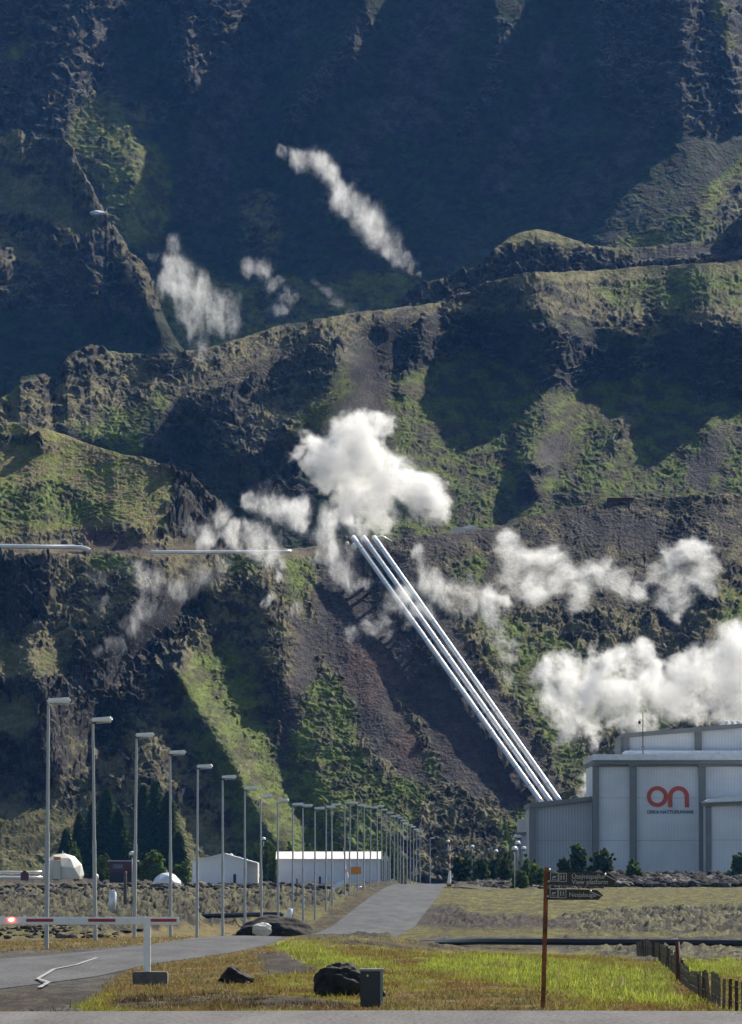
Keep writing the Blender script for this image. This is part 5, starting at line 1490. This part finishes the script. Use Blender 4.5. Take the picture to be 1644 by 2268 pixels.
# ------------------------------------------------------------------ steam
def steam_mat(name, dens, aniso=.35):
    m = bpy.data.materials.new(name); m.use_nodes = True
    nt = m.node_tree
    for n in list(nt.nodes): nt.nodes.remove(n)
    v = nt.nodes.new('ShaderNodeVolumePrincipled')
    v.inputs['Color'].default_value = (.985, .98, .97, 1)
    v.inputs['Density'].default_value = dens * 1.25
    v.inputs['Anisotropy'].default_value = aniso
    o = nt.nodes.new('ShaderNodeOutputMaterial')
    nt.links.new(v.outputs[0], o.inputs['Volume'])
    return m
def steam(name, label, blobs, d, dens, thick=.6, vox=.20, wisp=1.0, seed=0, nscale=None, stretch=(1, 1, 1)):
    """blobs: (photo px, py, radius px[, distance offset m])"""
    k = d / FPX
    cs = []
    for b in blobs:
        dd = d + (b[3] if len(b) > 3 else 0)
        p = P(b[0], b[1], dd); cs.append((p, b[2] * k * 1.35))
    lo = Vector([min(p[i] - r * (1 if i != 1 else thick) for p, r in cs) for i in range(3)])
    hi = Vector([max(p[i] + r * (1 if i != 1 else thick) for p, r in cs) for i in range(3)])
    mg = max(r for p, r in cs) * .55
    lo -= Vector((mg, mg * thick, mg)); hi += Vector((mg, mg * thick, mg))
    me = bpy.data.volumes.new(name)
    o = link(bpy.data.objects.new(name, me))
    ng = bpy.data.node_groups.new(name + '_field', 'GeometryNodeTree')
    ng.interface.new_socket('Geometry', in_out='INPUT', socket_type='NodeSocketGeometry')
    ng.interface.new_socket('Geometry', in_out='OUTPUT', socket_type='NodeSocketGeometry')
    N_, L_ = ng.nodes, ng.links
    out = N_.new('NodeGroupOutput')
    pos = N_.new('GeometryNodeInputPosition')
    def math_(op, a, b=None, c=None):
        n = N_.new('ShaderNodeMath'); n.operation = op
        for i, v in enumerate((a, b, c)):
            if v is None: continue
            if isinstance(v, (int, float)): n.inputs[i].default_value = v
            else: L_.new(v, n.inputs[i])
        return n.outputs[0]
    def vec(op, a, b):
        n = N_.new('ShaderNodeVectorMath'); n.operation = op
        for i, v in enumerate((a, b)):
            if isinstance(v, (tuple, Vector)): n.inputs[i].default_value = tuple(v)
            else: L_.new(v, n.inputs[i])
        return n
    rm = max(r for p, r in cs)
    ns = nscale or 1.0 / (rm * .75)
    def noise(scale, detail, vecin, rough=.6, w=0.0):
        n = N_.new('ShaderNodeTexNoise'); n.noise_dimensions = '4D'
        n.inputs['Scale'].default_value = scale; n.inputs['Detail'].default_value = detail; n.inputs['Roughness'].default_value = rough
        n.inputs['W'].default_value = seed * 3.1 + w
        L_.new(vecin, n.inputs['Vector']); return n
    st = vec('MULTIPLY', pos.outputs[0], stretch)
    # swirl the coordinates, then measure closeness to the puffs
    wv_ = noise(ns * .7, 5, st.outputs[0], .62, 5)
    cen = vec('SUBTRACT', wv_.outputs['Color'], (.5, .5, .5))
    sw = vec('SCALE', cen.outputs[0], (0, 0, 0)); sw.inputs['Scale'].default_value = rm * 1.9
    pw = vec('ADD', pos.outputs[0], sw.outputs[0])
    best = None
    for p, r in cs:
        sub = vec('SUBTRACT', pw.outputs[0], p)
        sc = vec('MULTIPLY', sub.outputs[0], (1 / r, 1 / (r * thick), 1 / r))
        ln = N_.new('ShaderNodeVectorMath'); ln.operation = 'LENGTH'; L_.new(sc.outputs[0], ln.inputs[0])
        f = math_('SUBTRACT', 1.0, ln.outputs['Value'])
        if best is None: best = f
        else:
            n = N_.new('ShaderNodeMath'); n.operation = 'SMOOTH_MAX'; L_.new(best, n.inputs[0]); L_.new(f, n.inputs[1]); n.inputs[2].default_value = .25
            best = n.outputs[0]
    st2 = vec('MULTIPLY', pw.outputs[0], stretch)
    n1 = noise(ns * .9, 4, st2.outputs[0], .6)
    n2 = noise(ns * 4.6, 7, st2.outputs[0], .70, 9)
    env = math_('MINIMUM', math_('MAXIMUM', math_('MULTIPLY', best, 1.6), 0.0), 1.0)
    mixn_ = math_('ADD', math_('MULTIPLY', n1.outputs['Fac'], .5), math_('MULTIPLY', n2.outputs['Fac'], .5))
    thr_ = .322 + .06 * (wisp - .95) / .55
    v = math_('SUBTRACT', mixn_, thr_)
    v = math_('SUBTRACT', v, math_('MULTIPLY', math_('SUBTRACT', 1.0, env), .26))
    v = math_('MULTIPLY', v, 4.4)
    v = math_('MAXIMUM', math_('MINIMUM', v, 1.0), 0.0)
    edge_ = math_('MINIMUM', math_('MAXIMUM', math_('MULTIPLY', best, 5.0), 0.0), 1.0)
    v = math_('MULTIPLY', math_('POWER', v, 1.7), edge_)
    vc = N_.new('GeometryNodeVolumeCube')
    L_.new(v, vc.inputs['Density'])
    vc.inputs['Min'].default_value = lo; vc.inputs['Max'].default_value = hi
    for ax, nm in enumerate(('Resolution X', 'Resolution Y', 'Resolution Z')):
        vc.inputs[nm].default_value = int(max(8, min(400, (hi[ax] - lo[ax]) / (vox if ax != 1 else vox * 1.4))))
    sm = N_.new('GeometryNodeSetMaterial'); sm.inputs['Material'].default_value = steam_mat(name + '_vapour', dens)
    L_.new(vc.outputs[0], sm.inputs[0]); L_.new(sm.outputs[0], out.inputs[0])
    me.materials.append(sm.inputs['Material'].default_value)
    md = o.modifiers.new('vapour', 'NODES'); md.node_group = ng
    tag(o, label, 'steam', 'steam plumes on the hillside')
    return o
def ds_(px, py, off): return surf(px, py)[1] - off
steam('steam_plume', 'long thin diagonal wisp of steam high in front of the dark mountain',
      [(636, 346, 20), (670, 352, 26), (705, 362, 30), (738, 388, 34), (752, 425, 38), (785, 458, 44), (815, 492, 46), (838, 525, 42), (862, 552, 34), (890, 580, 26), (912, 600, 18), (934, 618, 12)], 1440, .24, .7, .26, 1.3, 1, None, (1.0, 1.2, .62))
steam('steam_plume', 'loose ragged cloud of steam below the left rock spur',
      [(385, 540, 30), (392, 585, 42), (385, 630, 50), (440, 640, 55), (480, 670, 52), (420, 690, 50), (505, 700, 50), (430, 730, 38), (530, 690, 26), (450, 770, 26), (452, 800, 16), (330, 565, 22)], 1250, .26, .6, .24, 1.45, 2, None, (1.5, 1.4, .6))
steam('steam_plume', 'small detached puff of steam right of the loose left cloud',
      [(556, 588, 30), (585, 596, 28), (610, 625, 24), (640, 655, 24), (625, 685, 20), (545, 610, 16)], 1270, .24, .7, .24, 1.4, 3, None, (1.4, 1.4, .7))
steam('steam_plume', 'faint slanting wisp of steam over the sunlit green slope at centre', [(700, 632, 14), (725, 645, 20), (752, 665, 22), (775, 690, 14)], 1270, .10, .7, .24, 1.4, 4)
steam('steam_plume', 'brightest white billow of steam rising above the top of the slope pipes',
      [(665, 1010, 26), (705, 992, 42), (755, 965, 46), (800, 950, 44), (845, 948, 38), (820, 1000, 66), (760, 1020, 62), (720, 1045, 46), (870, 1040, 58), (905, 1075, 52), (935, 1105, 44), (955, 1140, 26), (850, 1085, 60), (790, 1085, 52), (830, 1135, 44), (780, 1130, 34)], 1075, .75, .6, .2, .95, 5)
steam('steam_plume', 'twin white puffs of steam over the thin bench pipeline left of the slope pipes',
      [(490, 1150, 34), (520, 1185, 34), (560, 1105, 30), (600, 1115, 40), (645, 1135, 40), (665, 1165, 32), (575, 1180, 44), (580, 1215, 44), (600, 1245, 32), (460, 1190, 28), (625, 1285, 18), (600, 1330, 18), (650, 1352, 22)], 955, .42, .6, .19, 1.15, 6, None, (1.3, 1.2, .7))
steam('steam_plume', 'pale veil of steam between the twin puffs and the top of the slope pipes',
      [(735, 1150, 40), (720, 1190, 40), (740, 1225, 44), (760, 1265, 40), (795, 1290, 24), (790, 1165, 34), (700, 1230, 24)], 950, .36, .6, .2, 1.3, 7, None, (1.6, 1.4, .5))
steam('steam_plume', 'thin streaky steam rising along the dark gorge on the left',
      [(222, 1290, 22), (225, 1340, 26), (300, 1260, 26), (340, 1290, 46), (390, 1300, 40), (330, 1345, 46), (285, 1385, 42), (250, 1425, 28), (215, 1448, 16), (440, 1280, 44), (490, 1260, 34), (450, 1210, 36), (420, 1170, 28)], 935, .26, .55, .19, 1.6, 8, None, (1.5, 1.4, .6))
steam('steam_plume', 'soft steam drifting just right of the upper slope pipes',
      [(925, 1235, 30), (950, 1275, 46), (985, 1315, 48), (1030, 1325, 44), (1070, 1330, 36), (900, 1310, 34), (930, 1350, 34), (1085, 1370, 40), (1115, 1410, 40), (1125, 1450, 28), (1120, 1500, 22)], 938, .40, .6, .19, 1.3, 9, None, (1.3, 1.2, .75))
steam('steam_plume', 'faint steam drifting across the lower left side of the slope pipes',
      [(880, 1340, 34), (850, 1370, 36), (820, 1390, 30), (780, 1405, 20), (860, 1405, 22), (910, 1370, 22)], 925, .34, .6, .19, 1.4, 10)
steam('steam_plume', 'long horizontal white bank of steam over the right hill',
      [(1130, 1215, 34), (1160, 1235, 50), (1210, 1240, 48), (1130, 1275, 40), (1190, 1290, 50), (1245, 1285, 46), (1290, 1290, 44), (1330, 1275, 46), (1375, 1295, 44), (1415, 1310, 36), (1450, 1275, 38), (1490, 1250, 44), (1535, 1235, 46), (1570, 1255, 30), (1550, 1290, 38), (1500, 1290, 34), (1500, 1335, 36), (1500, 1375, 22), (1290, 1330, 34), (1110, 1330, 30)], 925, .5, .6, .18, 1.1, 11, None, (.8, 1.1, 1.1))
steam('steam_plume', 'largest thick white steam cloud directly behind the power station roof',
      [(1205, 1500, 36), (1215, 1545, 48), (1260, 1500, 46), (1255, 1570, 56), (1310, 1530, 62), (1330, 1480, 44), (1365, 1455, 40), (1375, 1540, 66), (1400, 1590, 44), (1440, 1500, 62), (1420, 1440, 42), (1490, 1530, 62), (1530, 1480, 58), (1580, 1470, 60), (1630, 1450, 60), (1680, 1470, 70), (1600, 1530, 66), (1660, 1550, 60), (1550, 1570, 44), (1240, 1610, 30), (1330, 1605, 34), (1440, 1600, 30)], 850, .8, .6, .17, .95, 12)
steam('steam_plume', 'small low puff of steam in the corner between grey wing and tall hall', [(1298, 1725, 18), (1305, 1750, 20), (1285, 1760, 12)], 790, .5, .8, .14, 1.0, 13)

# ------------------------------------------------------------------ air
bm = nb()
box(bm, -700, 700, -60, 2700, -4, 560)
hz = obj('haze', bm, M['pipe'])
hm_ = bpy.data.materials.new('haze_air'); hm_.use_nodes = True
ht = hm_.node_tree
for n in list(ht.nodes): ht.nodes.remove(n)
pv = ht.nodes.new('ShaderNodeVolumePrincipled')
pv.inputs['Color'].default_value = (.10, .36, 1.0, 1)
pv.inputs['Density'].default_value = .000031
pv.inputs['Anisotropy'].default_value = .2
ho = ht.nodes.new('ShaderNodeOutputMaterial')
ht.links.new(pv.outputs[0], ho.inputs['Volume'])
hz.data.materials.clear(); hz.data.materials.append(hm_)
tag(hz, kind='stuff')
